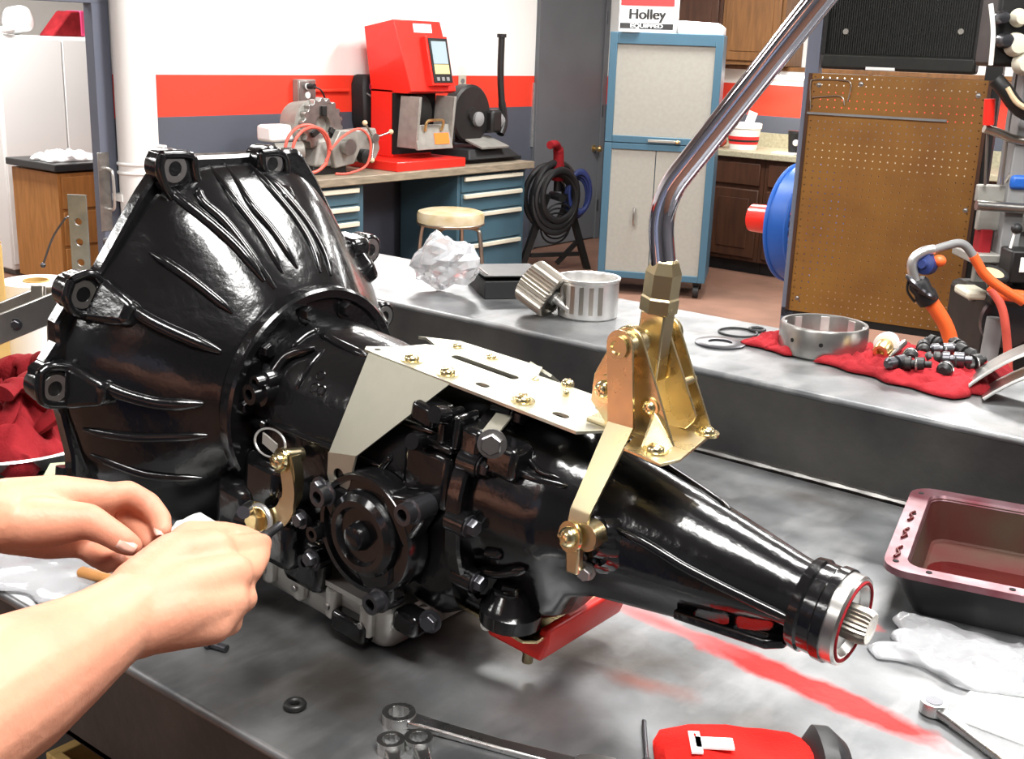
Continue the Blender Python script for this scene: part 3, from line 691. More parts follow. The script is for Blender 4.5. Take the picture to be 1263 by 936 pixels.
lpart('back_beam', MB().box(TXL, TXR, TY1, TY1 + .012, TZ - .05, UZ - .002).box(TXL, TXR, TY1, UY1, TZ - .06, TZ - .05).box(TXL, TXR, UY1 - .012, UY1, TZ - .05, UZ - .002), 'beam_steel', bevel=.003)
lpart('ledge_plate', MB().box(TXL, TXR, TY1 - .002, UY1, UZ - .012, UZ), 'table_steel', bevel=.008, seg=3)
lpart('weld_bead', MB().tube([(TXL + i * .02, TY1 - .001, TZ + .002) for i in range(int((TXR - TXL) / .02))], [.0045 + .0012 * ((i * 7) % 3) for i in range(int((TXR - TXL) / .02))], 8), 'steel')
for x_ in (TXL + .1, TXR - .1):
    for y_ in (TY0 + .12, TY1 - .12): wpart('leg', MB().box(x_ - .04, x_ + .04, y_ - .04, y_ + .04, 0, TZ - .012), 'beam_steel', bevel=.004)
    lpart('leg', MB().box(x_ - .04, x_ + .04, UY1 - .16, UY1 - .08, 0, TZ - .06), 'beam_steel', bevel=.004)
wpart('lower_shelf', MB().box(TXL + .06, TXR - .06, TY0 + .08, TY1 - .08, .52, .54), 'beam_steel')
# cartons on the lower shelf, seen under the front edge
a = thing('stored_carton', 'open brown wooden crate on the shelf under the bench', 'crate', (-1.12, .86, .54))
MB().box(-.16, .16, -.16, .16, 0, .015).build('crate_floor', 'cardboard', a)
for nm, g in (('long_board', (-.16, .16, -.17, -.155)), ('long_board', (-.16, .16, .155, .17)), ('end_board', (-.17, -.155, -.17, .17)), ('end_board', (.155, .17, -.17, .17))):
    MB().box(g[0], g[1], g[2], g[3], 0, .20).build(nm, 'cardboard', a, bevel=.002)
b = thing('grey_case', 'pale grey plastic case on the shelf under the bench beside the crate', 'case', (-.72, .86, .54))
MB().box(-.17, .17, -.15, .15, 0, .14).build('case_body', 'mid_grey', b, bevel=.012); MB().box(-.175, .175, -.155, .155, .14, .20).build('case_lid', 'machine_grey', b, bevel=.012)
MB().box(-.04, .04, -.165, -.155, .12, .16).build('latch', 'black_matte', b)
# ================================================================== TRANSMISSION
TILT = radians(5)
TA = Vector((cos(TILT), 0, -sin(TILT))); TYV = Vector((0, 1, 0)); TZV = TA.cross(TYV)
TO = atz(1050, 766, TZ + .16) - TA * .80
TM = Matrix.Identity(4)
for i, v in enumerate((TA, TYV, TZV)):
    for j in range(3): TM[j][i] = v[j]
TM.translation = TO
TI = TM.inverted()
tr = thing('automatic_transmission', 'glossy black car transmission with bell housing and floor shifter on the steel bench', 'transmission')
tr.matrix_world = TM
def Ly(px, py, c):    # pixel -> point of the local plane y = c
    return TI @ atplane(px, py, TO + TYV * c, TYV)
def Lz(px, py, c): return TI @ atplane(px, py, TO + TZV * c, TZV)
def Lx(px, py, c): return TI @ atplane(px, py, TO + TA * c, TA)
def bvh(mb): return BVHTree.FromPolygons([tuple(v) for v in mb.v], mb.f)
LC = TI @ CAM
def hit(tree, px, py):
    d = (TI.to_3x3() @ ray(px, py)).normalized(); r = tree.ray_cast(LC, d)
    return (r[0], r[1]) if r[0] is not None else (None, None)

# ---- bell housing
OUT = [(0, .243), (-.093, .245), (-.123, .208), (-.177, .127), (-.198, .121), (-.226, .082), (-.225, .059), (-.239, .044), (-.242, .005), (-.223, -.013), (-.21, -.072), (-.21, -.101), (-.191, -.116), (-.15, -.168), (-.08, -.212), (0, -.226)]
pol = [(math.atan2(-y, z), hypot(y, z)) for y, z in OUT]      # angle from +z toward the near side
def r_out(t):
    t = abs((t + pi) % (2 * pi) - pi)
    for (a0, q0), (a1, q1) in zip(pol, pol[1:]):
        if a0 <= t <= a1:
            f = (t - a0) / (a1 - a0); p0 = Vector((sin(a0) * q0, cos(a0) * q0)); p1 = Vector((sin(a1) * q1, cos(a1) * q1))
            d = Vector((sin(t), cos(t))); e = p1 - p0; den = d.x * e.y - d.y * e.x
            return (p0.x * e.y - p0.y * e.x) / den if abs(den) > 1e-9 else q0 + (q1 - q0) * f
    return pol[-1][1]
NB = 144
ths = [2 * pi * i / NB for i in range(NB)]
ro = [r_out(t) for t in ths]
rs = [sum(ro[(i + k) % NB] * math.exp(-(k / 5.) ** 2) for k in range(-12, 13)) / sum(math.exp(-(k / 5.) ** 2) for k in range(-12, 13)) - .012 for i in range(NB)]
BELL_L, RB = .152, .112
def bell_ring(t):   # t 0..1 along the shell
    x = .012 + (BELL_L - .012) * t; g = t ** 1.45
    return [(x, -sin(th) * (r + (RB - r) * g), cos(th) * (r + (RB - r) * g)) for th, r in zip(ths, rs)]
shell = MB(); shell.loft([bell_ring(k / 14) for k in range(15)])
bell = shell.build('bell_housing', 'black_gloss', tr, angle=60)
BT = bvh(shell)
fl = MB(); fl.loft([[(x, -sin(t) * r * s, cos(t) * r * s) for t, r in zip(ths, ro)] for x, s in ((-.002, .985), (0, 1), (.013, 1), (.016, .985))])
fl.build('front_flange', 'black_gloss', bell, angle=30)
def rib(pix, r, parent=bell, tree=BT, material='black_gloss', lift=.0, name='rib', n=10, ends=.35, flat=1.):
    ps = []
    for px, py in pix:
        p, nn = hit(tree, px, py)
        if p is not None: ps.append(p + nn.normalized() * lift)
    if len(ps) < 2: return None
    ps = smooth_path(ps, 6); k = len(ps); rr = [r * (ends + (1 - ends) * min(1, min(i, k - 1 - i) / (k * .15))) for i in range(k)]
    return MB().tube(ps, rr, n, flat=flat).build(name, material, parent)
for px in ([(257, 204), (288, 245), (324, 293), (349, 337)], [(276, 202), (308, 250), (339, 288), (367, 331)], [(308, 203), (334, 232), (365, 270), (385, 304), (395, 336)],
           [(326, 215), (348, 236), (380, 275), (402, 315), (408, 340)]): rib(px, .0048)
rib([(203, 229), (224, 247), (265, 280), (295, 308), (326, 347)], .0065); rib([(236, 200), (244, 232), (250, 249), (283, 280), (339, 356)], .0055)
rib([(149, 286), (185, 311), (236, 345), (287, 386)], .0055); rib([(112, 339), (144, 365), (169, 386), (205, 406), (272, 434)], .0075)
rib([(90, 386), (120, 387), (149, 389)], .006); rib([(70, 454), (103, 458), (133, 478), (169, 491), (205, 498), (251, 498)], .0075)
rib([(78, 496), (100, 495), (120, 493)], .006); rib([(103, 529), (169, 539), (256, 537)], .0055); rib([(112, 560), (180, 585), (250, 590)], .005)
def ear(y, z, r=.0205, h=.032, dy=0, dz=0):
    e = MB(); e.lathe((.004, y, z), (1, 0, 0), [(0, r * .9), (h * .5, r * .98), (h * .80, r * .98), (h - .004, r * .86)], 28)
    o = e.build('bolt_boss', 'black_gloss', bell)
    MB().lathe((h - .0015, y, z), (1, 0, 0), [(0, r * .74), (.0022, r * .72), (.0022, r * .40), (-.004, r * .36)], 22).build('bolt_hole', 'bolt_steel', o)
EY = [(-.076, .222), (.066, .222), (-.190, .098), (-.222, .010), (.190, .098), (.222, .010), (-.168, -.125), (.168, -.125)]
for i_, (px, py) in enumerate(((215, 208), (335, 202), (102, 363), (67, 479))):
    q_ = Lx(px, py, .031); EY[i_] = (q_.y, q_.z)
EY[4] = (-EY[2][0], EY[2][1]); EY[5] = (-EY[3][0], EY[3][1])
for y, z in EY[:6]: ear(y, z)
for y, z in EY[6:]: ear(y, z, .016, .03)
for ol in ([(200, 191), (235, 193), (241, 215), (252, 257), (240, 263), (215, 247), (203, 229), (197, 207)], [(322, 189), (347, 190), (353, 214), (346, 232), (334, 222), (324, 207)],
           [(88, 346), (112, 338), (128, 352), (146, 368), (120, 384), (95, 387), (82, 370)], [(50, 460), (64, 452), (95, 456), (119, 470), (117, 492), (85, 498), (52, 494)]):
    pts = [Lx(px, py, .030) for px, py in ol]; pts = [p - Vector((max(0, .0), 0, 0)) for p in pts]
    cyc = smooth_path(pts + [pts[0]], 5)
    MB().tube(cyc, .0052, 10).build('ear_rim', 'black_gloss', bell)
    MB().loft([[(x_, p.y, p.z) for p in cyc[:-1]] for x_ in (.006, .030)]).build('ear_pad', 'black_gloss', bell)
# webs that carry the ears
for (y, z) in EY[:6]:
    L_ = hypot(y, z); u_ = Vector((0, y / L_, z / L_)); t_ = Vector((0, -u_.z, u_.y)); w_ = .026
    c0 = Vector((.012, y, z)); rr_ = []
    for x_, s_, k_ in ((.012, 1, 0), (.035, .9, -.012), (.07, .45, -.028)):
        c_ = Vector((x_, y, z)) + u_ * k_; rr_.append([c_ - t_ * w_ * s_ - u_ * .03, c_ - t_ * w_ * s_, c_ + t_ * w_ * s_, c_ + t_ * w_ * s_ - u_ * .03])
    if y > 0 or z < .2: MB().loft(rr_).build('ear_web', 'black_gloss', bell, bevel=.006)
MB().lathe((-.0, -.205, -.088), (.2, -.2, -1), [(0, .014), (.03, .014), (.035, .01)], 18).build('dowel_lug', 'black_gloss', bell)
MB().box(-.001, .05, .155, .19, .10, .135).build('side_lug', 'black_gloss', bell, bevel=.008)

# ---- ring where bell meets case
rg_ = MB(); rg_.lathe((0, 0, 0), (1, 0, 0), [(.148, .1215), (.151, .124), (.163, .124), (.166, .1215), (.166, .113), (.1625, .110), (.1625, .06)], 72)
ring = rg_.build('pump_ring', 'black_gloss', tr, angle=30)
for a_ in (12, 48, 84, 120, 156, 200, 240, 300, 340):
    t_ = radians(a_); p = Vector((.162, -sin(t_) * .102, cos(t_) * .102)); bolt(ring, p, (1, 0, 0), .0075, .010, 'black_gloss')

# ---- main case
def case_sec(x, r, zb, wb_, n=40):   # round top, boxy lower skirt
    pts = []
    for i in range(n):
        t = 2 * pi * i / n; y = -sin(t) * r; z = cos(t) * r
        if z < 0:
            k = -z / r; z = zb * (k ** .8); y = -math.copysign(min(abs(sin(t)) ** .35, 1) * (r + (wb_ - r) * k), sin(t)) if abs(sin(t)) > 1e-6 else 0
        pts.append((x, y, z))
    return pts
case = MB(); case.loft([case_sec(.158, .090, -.142, .080), case_sec(.19, .092, -.145, .084), case_sec(.25, .090, -.146, .086), case_sec(.30, .084, -.146, .086), case_sec(.42, .083, -.146, .086), case_sec(.445, .086, -.13, .084)])
cas = case.build('transmission_case', 'black_case', tr, angle=45); CT_ = bvh(case)
def crib(pix, r, lift=0, **k): return rib(pix, r, cas, CT_, 'black_gloss', lift, **k)
crib([(360, 429), (377, 414), (393, 406)], .004); crib([(312, 452), (330, 451), (338, 464), (357, 441), (390, 432)], .006, .004, name='ledge')
crib([(366, 480), (381, 453), (400, 431)], .003); crib([(296, 512), (313, 518), (330, 523)], .005, .003, name='ledge'); crib([(330, 520), (400, 548), (470, 575)], .004)
crib([(466, 585), (475, 572), (484, 562)], .004); crib([(494, 600), (508, 588), (516, 570)], .004); crib([(420, 640), (400, 690), (412, 730)], .006)
crib([(395, 412), (420, 425), (452, 440)], .005, .0); crib([(300, 600), (300, 650)], .008)
crib([(482, 600), (505, 615), (530, 625)], .006, .002, name='web'); crib([(465, 515), (500, 520), (540, 535)], .005)
# cast number on the case
for px, py in ((395, 463), (388, 478), (396, 481)):
    p, n_ = hit(CT_, px, py)
    if p is not None: MB().torus(p, n_, .005, .0012, 16, 6).build('cast_mark', 'black_gloss', cas)
def lump(px, py, c, hx, hy, hz, rot=0, material='black_gloss', name='boss_block', bev=.004):
    p = Ly(px, py, c); ca, sa = cos(rot), sin(rot)
    return MB().obox(p, Vector((ca, 0, sa)) * hx, (0, hy, 0), Vector((-sa, 0, ca)) * hz).build(name, material, cas, bevel=bev)
lump(534, 508, -.066, .015, .016, .010, -.1); lump(556, 524, -.074, .0045, .016, .016); lump(574, 530, -.075, .004, .016, .017); lump(548, 548, -.078, .018, .010, .0045)
lump(530, 585, -.080, .030, .008, .03, 0, bev=.008); lump(628, 565, -.070, .018, .016, .016, bev=.006); lump(590, 545, -.074, .012, .014, .016, bev=.005)
lump(440, 768, -.085, .024, .016, .012, bev=.005); lump(508, 765, -.078, .016, .014, .012, bev=.006); bolt(cas, Ly(531, 766, -.085), (.3, -1, .1), .008, .009, 'bolt_dark'); lump(350, 660, -.10, .03, .02, .03, bev=.012); lump(330, 600, -.095, .03, .012, .035, bev=.012)
lump(300, 640, -.095, .03, .02, .05, bev=.015); lump(380, 690, -.09, .03, .012, .03, bev=.01)
for px, py, c, r in ((318, 484, -.1, .011), (325, 470, -.095, .008), (385, 690, -.105, .009), (395, 655, -.108, .008), (360, 612, -.105, .008)): 
    p = Ly(px, py, c); MB().lathe(p, (0, -1, 0), [(-.02, r * 1.4), (0, r * 1.4), (.001, r), (.012, r), (.012, r * .5), (.004, r * .4)], 18).build('plug', 'black_gloss', cas)
for px, py in ((385, 688), (372, 640), (395, 600)): bolt(cas, Ly(px, py, -.112), (0, -1, 0), .007, .008, 'bolt_dark')
# strap and sensor bolt on top-side
p0 = Ly(622, 512, -.06); p1 = Ly(606, 532, -.085); p2 = Ly(600, 552, -.098)
MB().strip([p0, p1, p2], (1, 0, 0), .016, .002).build('strap', 'silver_zinc', cas); bolt(cas, Ly(607, 547, -.1), (.5, -.8, .2), .009, .012, 'bolt_steel')
for k, (px, py) in enumerate(((520, 545), (548, 512))):
    p = Ly(px, py, -.09); MB().cyl(p, p + Vector((0, -.014, .004)), .009, .008).build('stud', 'black_gloss', cas)

# ---- servo cover
sc_ = Ly(441, 662, -.118)
sv = MB(); sv.lathe((sc_.x, -.085, sc_.z), (0, -1, 0), [(0, .062), (.022, .062), (.026, .060), (.026, .055), (.022, .0535), (.022, .045), (.030, .042), (.034, .036), (.034, .030), (.029, .027), (.029, .015), (.040, .012), (.043, .006), (.043, .001)], 64)
servo = sv.build('servo_cover', 'black_gloss', tr, angle=28)
for px, py in ((505, 632), (465, 742), (400, 610)):
    p = Ly(px, py, -.114)
    d_ = Vector((sc_.x, -.1, sc_.z)) - Vector((p.x, -.1, p.z)); c_ = Vector((p.x, -.098, p.z))
    MB().loft([[c_ + Vector((0, s, 0)) + d_.normalized().cross(Vector((0, 1, 0))) * q * w2 + d_.normalized() * l for (q, w2, l) in ((-1, .013, -.006), (1, .013, -.006), (1, .03, .035), (-1, .03, .035))] for s in (-.012, .012)]).build('mounting_ear', 'black_gloss', servo, bevel=.005)
    MB().lathe((p.x, -.108, p.z), (0, -1, 0), [(-.02, .0125), (.004, .0125), (.005, .0105), (.016, .0105), (.016, .006), (.006, .0055)], 20).build('cap_screw', 'bolt_dark', servo)

# ---- oil pan, cast aluminium
PX0, PX1, PW = .175, .378, .088
pan = MB()
def psec(z, e, n=6):
    pts = []; r = .022
    for cx_, cy_, a0 in ((PX1 - r, PW - r, 0), (PX0 + r, PW - r, 90), (PX0 + r, -PW + r, 180), (PX1 - r, -PW + r, 270)):
        for k in range(n + 1):
            a_ = radians(a0 + 90 * k / n); pts.append((cx_ + (r + e) * cos(a_), cy_ + (r + e) * sin(a_), z))
    return pts
pan.loft([psec(-.146, .004), psec(-.152, .004), psec(-.1521, -.001), psec(-.188, -.003), psec(-.1965, -.008), psec(-.198, -.014)])
panO = pan.build('oil_pan', 'cast_alu', tr, angle=40)
for i in range(4):
    x_ = PX0 + .025 + i * .05
    MB().lathe((x_, -PW - .001, -.153), (0, 0, -1), [(0, .009), (.03, .008), (.034, .004)], 16).build('bolt_column', 'cast_alu', panO)
    bolt(panO, (x_, -PW - .010, -.170), (0, -1, 0), .0035, .003, 'bolt_steel', washer=False)
MB().lathe((PX1 + .001, -.04, -.153), (0, 0, -1), [(0, .009), (.03, .008), (.034, .004)], 16).build('bolt_column', 'cast_alu', panO)

# ---- tail flange and extension housing
fx = .447
fo = [(.1 * cos(t) * 1.0, .1 * sin(t)) for t in [2 * pi * i / 40 for i in range(40)]]
fp = []
for y_, z_ in fo:
    if z_ < -.02: z_ *= 1.35; 
    fp.append((y_ * 1.0, z_))
flg = MB(); flg.loft([[(fx - .002, y * .98, z * .98) for y, z in fp], [(fx, y, z) for y, z in fp], [(fx + .013, y, z) for y, z in fp], [(fx + .016, y * .98, z * .98) for y, z in fp]])
tl = flg.build('tail_flange', 'black_gloss', tr, angle=30)
for a_ in (25, 62, 98, 128, 150, 205, 240, 290, 330):
    t_ = radians(a_); y_ = -sin(t_) * .093; z_ = cos(t_) * .093; z_ = z_ * 1.35 if z_ < -.02 else z_
    MB().cyl((fx + .002, y_, z_), (fx + .024, y_, z_), .0125).build('bolt_seat', 'black_gloss', tl); bolt(tl, (fx + .024, y_, z_), (1, 0, 0), .0075, .009, 'bolt_dark')
ext = MB(); N_ = 44
def esec(x, r, low, wl2):   # round, with a web that reaches down to z = -low with half width wl2
    pts = []
    for i in range(N_):
        t = 2 * pi * i / N_; y = -sin(t) * r; z = cos(t) * r
        if z < -r * .25 and low > r * .3:
            k = (-z - r * .25) / (r * .75); z = -r * .25 - (low - r * .25) * k; y = math.copysign(abs(y) * (1 - k) + wl2 * min(1, abs(sin(t)) * 2.2) * k, y)
        pts.append((x, y, z))
    return pts
ext.loft([esec(.458, .088, .125, .06), esec(.475, .086, .12, .055), esec(.525, .083, .115, .05), esec(.540, .081, .105, .045), esec(.548, .074, .082, .04), esec(.575, .068, .07, .034),
          esec(.62, .060, .064, .028), esec(.68, .049, .055, .022), esec(.73, .039, .048, .018), esec(.748, .0355, .04, .016), esec(.762, .034, .034, .016), esec(.772, .033, .033, .016)])
exo = ext.build('extension_housing', 'black_gloss', tr, angle=50); ET = bvh(ext)
def xrib(pix, r, lift=0, **k): return rib(pix, r, exo, ET, 'black_gloss', lift, **k)
xrib([(757, 650), (800, 672), (850, 702), (930, 742), (985, 768)], .0045, .001); xrib([(633, 578), (660, 590), (700, 600)], .004); xrib([(648, 560), (664, 580), (690, 590)], .003)
xrib([(592, 700), (620, 705), (650, 700)], .006, .002); xrib([(600, 680), (620, 683)], .006); xrib([(745, 525), (800, 556), (860, 600), (900, 628)], .0035)
rb_ = Lz(640, 725, -.12)
MB().lathe(Ly(632, 742, -.05) , (0, 0, 1), [(-.02, .030), (-.006, .031), (-.002, .026), (.012, .020), (.02, .012)], 28).build('mount_boss', 'black_gloss', exo)
bolt(exo, Ly(628, 728, -.055), (0, 0, 1), .011, .01, 'black_gloss')
# lower pad with slots
p0 = Ly(832, 752, -.034); p1 = Ly(962, 795, -.034)
zc = (p0.z + p1.z) / 2 - .004; ang = atan2(p1.z - p0.z, p1.x - p0.x)
ln = hypot(p1.x - p0.x, p1.z - p0.z); fr_ = (Vector(((p0.x + p1.x) / 2, 0, zc)), Vector((cos(ang), 0, sin(ang))), Vector((0, 1, 0)), Vector((-sin(ang), 0, cos(ang))))
MB().plate([(-ln / 2, -.036), (ln / 2 - .012, -.036), (ln / 2, -.024), (ln / 2, .03), (-ln / 2, .03)], .009, fr_, [slot(-ln * .18, -.027, .024, .0045), slot(ln * .2, -.027, .024, .0045)]).build('mount_pad', 'black_gloss', exo, bevel=.002)
# speedometer drive bosses near the link
for px, py, c, r in ((745, 655, -.06, .014), (738, 672, -.07, .012), (748, 682, -.06, .013), (735, 690, -.066, .010)):
    p = Ly(px, py, c); MB().lathe(p, (-.2, -1, .3), [(-.03, r * 1.3), (-.004, r * 1.2), (0, r), (.01, r * .9), (.012, r * .5)], 20).build('drive_boss', 'black_gloss', exo)
bolt(exo, Ly(723, 704, -.082), (.3, -1, -.1), .006, .008, 'bolt_steel')
# tail bushing, seal and output shaft
en = MB(); en.lathe((0, 0, 0), (1, 0, 0), [(.758, .030), (.760, .0395), (.768, .0405), (.770, .0385), (.780, .0385), (.782, .0405), (.790, .0405)], 48)
eno = en.build('tail_collar', 'black_gloss', tr, angle=30)
MB().lathe((0, 0, 0), (1, 0, 0), [(.7895, .0385), (.800, .0385), (.802, .037), (.802, .030), (.796, .026), (.794, .016)], 48).build('seal_ring', 'steel', eno, angle=30)
MB().torus((.8015, 0, 0), (1, 0, 0), .0335, .002, 48, 6).build('seal_lip', 'red_rag', eno)
sh = MB(); rings = []
for x_, s_ in ((.78, .92), (.813, .92), (.817, .83)): rings.append([(x_, (.0145 if i % 2 else .0163) * s_ * cos(2 * pi * i / 48), (.0145 if i % 2 else .0163) * s_ * sin(2 * pi * i / 48)) for i in range(48)])
sh.loft(rings); sho = sh.build('output_shaft', 'chrome_worn', tr, angle=30)
MB().lathe((.8165, 0, 0), (1, 0, 0), [(0, .009), (.0006, .009), (.0006, .007), (-.004, .006)], 20).build('shaft_bore', 'bolt_steel', sho)

# ---- red mount block under the tail
mz = -.135
mtb = MB().prism([(.462, -.155), (.528, -.155), (.534, -.134), (.534, -.118), (.524, -.118), (.520, -.131), (.470, -.131), (.458, -.126)], 'y', -.035, .105).build('mount_block', 'red_poly', tr, bevel=.003)
mpl = MB().plate([(.436, -.05), (.52, -.056), (.530, -.046), (.530, .07), (.436, .07)], .0035, ((0, 0, -.1275), (1, 0, 0), (0, 1, 0), (0, 0, 1))).build('mount_plate', 'gold_zinc', mtb, bevel=.001)
bolt(mtb, (.462, -.037, -.142), (0, -1, 0), .0065, .006, 'plastic_white', 'pan', washer=False)
MB().cyl((.500, -.015, -.150), (.500, -.015, -.176), .0055).build('stud', 'gold_zinc', mtb)
MB().cyl((.475, -.03, -.1255), (.475, -.03, -.10), .016).build('rubber_foot', 'black_gloss', mtb)

# ---- shifter mounting plate with its hanging arm
PZ = .1
pl = MB().plate([(.286, -.052), (.292, -.060), (.31, -.061), (.555, -.065), (.572, -.036), (.60, -.034), (.60, .026), (.345, .026), (.315, .004), (.305, -.028)], .003, ((0, 0, PZ), (1, 0, 0), (0, 1, 0), (0, 0, 1)),
                [slot(.397, .0, .072, .0055), circ(.30, -.050, .0035, 10), slot(.43, -.042, .006, .0045), slot(.523, -.044, .008, .0045), slot(.55, .0, .03, .0045)]).build('mounting_plate', 'silver_zinc', tr, bevel=.0007)
fa = [Lz(508, 411, PZ - .002), Lz(560, 411, PZ - .002), Lz(656, 447, PZ - .002), Lz(622, 453, PZ - .002), Lz(560, 436, PZ - .002)]
MB().plate([(.285, .026), (.292, .030), (.33, .012), (.45, .012), (.425, .058), (.32, .052)], .003, ((0, 0, PZ - .0035), (1, 0, 0), (0, 1, 0), (0, 0, 1))).strip([(.424, .056, PZ - .004), (.428, .062, PZ - .010), (.428, .062, PZ - .035)], (.9, -.4, 0), .055, .003).build('far_arm', 'silver_zinc', pl)
for px, py in ((508, 444), (552, 461), (645, 495)): bolt(pl, Lz(px, py, PZ + .0015), (0, 0, 1), .0078, .0065, 'bolt_gold', 'pan')
for px, py in ((564, 427), (606, 441)): bolt(pl, Lz(px, py, PZ + .0015), (0, 0, 1), .005, .004, 'bolt_gold', 'pan')
for px, py in ((700, 475), (698, 488)): bolt(pl, Lz(px, py, PZ + .0015), (0, 0, 1), .0065 if py < 480 else .003, .006, 'bolt_gold', 'pan', washer=False)
# arm: from plate edge down to the case side
A0 = Lz(453, 436, PZ); A1 = Lz(536, 479, PZ); A0.y = A1.y = -.063; B0 = Ly(406, 557, -.106); B1 = Ly(440, 562, -.106)
th_ = Vector((0, .0028, 0)); arm = MB()
rows = [[A0, A1], [B0, B1]]
arm.loft([[A0, A1, A1 + th_, A0 + th_], [B0, B1, B1 + th_, B0 + th_]])
arm.build('hanging_arm', 'silver_zinc', pl)
bc_ = Ly(419, 586, -.106); tipr = .0165
e1 = (B1 - B0).normalized(); nrm = Vector((0, -1, 0)); e2 = nrm.cross(e1)
def to2(p): d = p - bc_; return (d.dot(e1), d.dot(e2))
tip = [to2(B0), to2(B1)]; a0_ = 0
sg = 1 if to2(B0)[1] > 0 else -1
lo = [(tipr * cos(a), -sg * tipr * sin(a)) for a in [pi * k / 12 for k in range(13)]]
tip = [to2(B0), to2(B1)] + lo
MB().plate(tip, .0028, (bc_, e1, e2, nrm), [circ(0, 0, .0075, 16)]).build('arm_foot', 'silver_zinc', pl)
MB().lathe(bc_ + Vector((0, .004, 0)), (0, -1, 0), [(-.01, .0095), (.001, .0095)], 16).build('foot_stud', 'black_gloss', pl)

# ---- pivot bracket, lever, link
pb = MB().plate([(.545, -.036), (.597, -.038), (.606, -.068), (.645, -.072), (.65, -.05), (.638, .022), (.622, .034), (.54, .03)], .003, ((0, 0, PZ + .003), (1, 0, 0), (0, 1, 0), (0, 0, 1)), [circ(.627, -.050, .004, 10)]).build('pivot_base', 'gold_zinc', tr, bevel=.0007)
def cheek(y, pts, name='cheek_plate'):
    return MB().plate(pts, .0028, ((0, y, 0), (1, 0, 0), (0, 0, 1), (0, -1, 0))).build(name, 'gold_zinc', pb, bevel=.0006)
PV = Ly(764, 428, -.045); PV.y = 0
px_, pz_ = PV.x, PV.z
arc_ = [(px_ + .015 * cos(a), pz_ + .015 * sin(a)) for a in [radians(25 + 130 * k / 8) for k in range(9)]]
cheek(-.030, [(px_ + .058, PZ + .004)] + arc_ + [(px_ - .030, pz_ - .035), (px_ - .030, pz_ - .060), (px_ - .012, PZ + .004)])
cheek(.013, [(px_ + .050, PZ + .014), (px_ + .044, PZ + .006), (px_ + .03, PZ + .004)][::-1] + [(px_ + .052, PZ + .02)] + arc_ + [(px_ - .010, pz_ - .05), (px_ + .0, PZ + .004)])
cheek(.031, [(px_ + .060, PZ + .004)] + arc_ + [(px_ - .012, pz_ - .04), (px_ + .01, PZ + .004)])
# outer tie web bent to the base
MB().loft([[(px_ + .035, -.032, PZ + .03), (px_ + .058, -.032, PZ + .005), (px_ + .058, -.034, PZ + .005), (px_ + .035, -.034, PZ + .03)], [(px_ + .040, -.052, PZ + .005), (px_ + .060, -.055, PZ + .005), (px_ + .060, -.057, PZ + .004), (px_ + .040, -.054, PZ + .004)]]).build('bent_tab', 'gold_zinc', pb)
bolt(pb, (.627, -.052, PZ + .0045), (0, 0, 1), .0078, .006, 'bolt_gold', 'pan'); bolt(pb, (.634, .022, PZ + .0045), (0, 0, 1), .0075, .006, 'bolt_gold', 'pan'); bolt(pb, Lz(660, 470, PZ), (0, 0, 1), .004, .004, 'bolt_gold', 'pan')
bolt(pb, (px_ - .016, -.032, pz_ - .045), (0, -1, 0), .0085, .010, 'bolt_gold', 'pan'); bolt(pb, (px_ + .03, -.032, pz_ - .048), (0, -1, 0), .006, .005, 'bolt_gold', 'pan')
MB().cyl((px_, -.034, pz_), (px_, .040, pz_), .0085, n=24).build('pivot_pin', 'gold_zinc', pb)
bolt(pb, (px_, .034, pz_), (0, 1, 0), .010, .008, 'bolt_gold')
MB().lathe((px_, -.043, pz_), (0, 1, 0), [(0, .012), (.012, .0125), (.013, .016), (.02, .016)], 28).build('pin_collar', 'gold_zinc', pb)
for x_, y_, z_ in ((.012, .022, -.035), (.012, .022, -.06)): MB().cyl((px_ + x_ + .02, .012, pz_ + z_), (px_ + x_ + .02, .034, pz_ + z_), .004).build('spacer', 'gold_zinc', pb)
# lever: block, hex socket, chrome stick
lvx = px_ + .004
lev = MB().box(lvx - .011, lvx + .014, -.008, .010, pz_ - .035, pz_ + .026).build('lever_block', 'gold_zinc', tr, bevel=.002)
lb = Vector((lvx + .002, 0, pz_ + .026))
MB().lathe(lb, (0, 0, 1), [(0, .0165), (.012, .0165), (.014, .015)], 6).build('jam_nut', 'gold_zinc', lev, smooth=False)
MB().lathe(lb + Vector((0, 0, .014)), (0, 0, 1), [(0, .0155), (.02, .0155), (.030, .0115), (.032, .010)], 6).build('socket_hex', 'gold_zinc', lev, smooth=False)
s0 = lb + Vector((0, 0, .035)); s1 = Ly(812, 250, 0); s1.y = 0; s2 = Ly(1013, -3, 0); dd = (s2 - s1).normalized()
e0 = s1 - (s1 - s0).normalized() * .032; e1_ = s1 + dd * .032
bp_ = [s0, s0.lerp(e0, .5)] + [(e0 * (1 - t) ** 2 + s1 * 2 * t * (1 - t) + e1_ * t * t) for t in [k / 14 for k in range(15)]] + [e1_.lerp(s2, .5), s2, s2 + dd * .12]
MB().tube(bp_, .0108, 28).build('chrome_stick', 'chrome', lev)
kn = s2 + dd * .12
MB().lathe(kn, dd, [(-.004, .011), (.004, .016), (.02, .024), (.04, .024), (.055, .014), (.058, .002)], 24).build('shift_knob', 'rubber', lev)
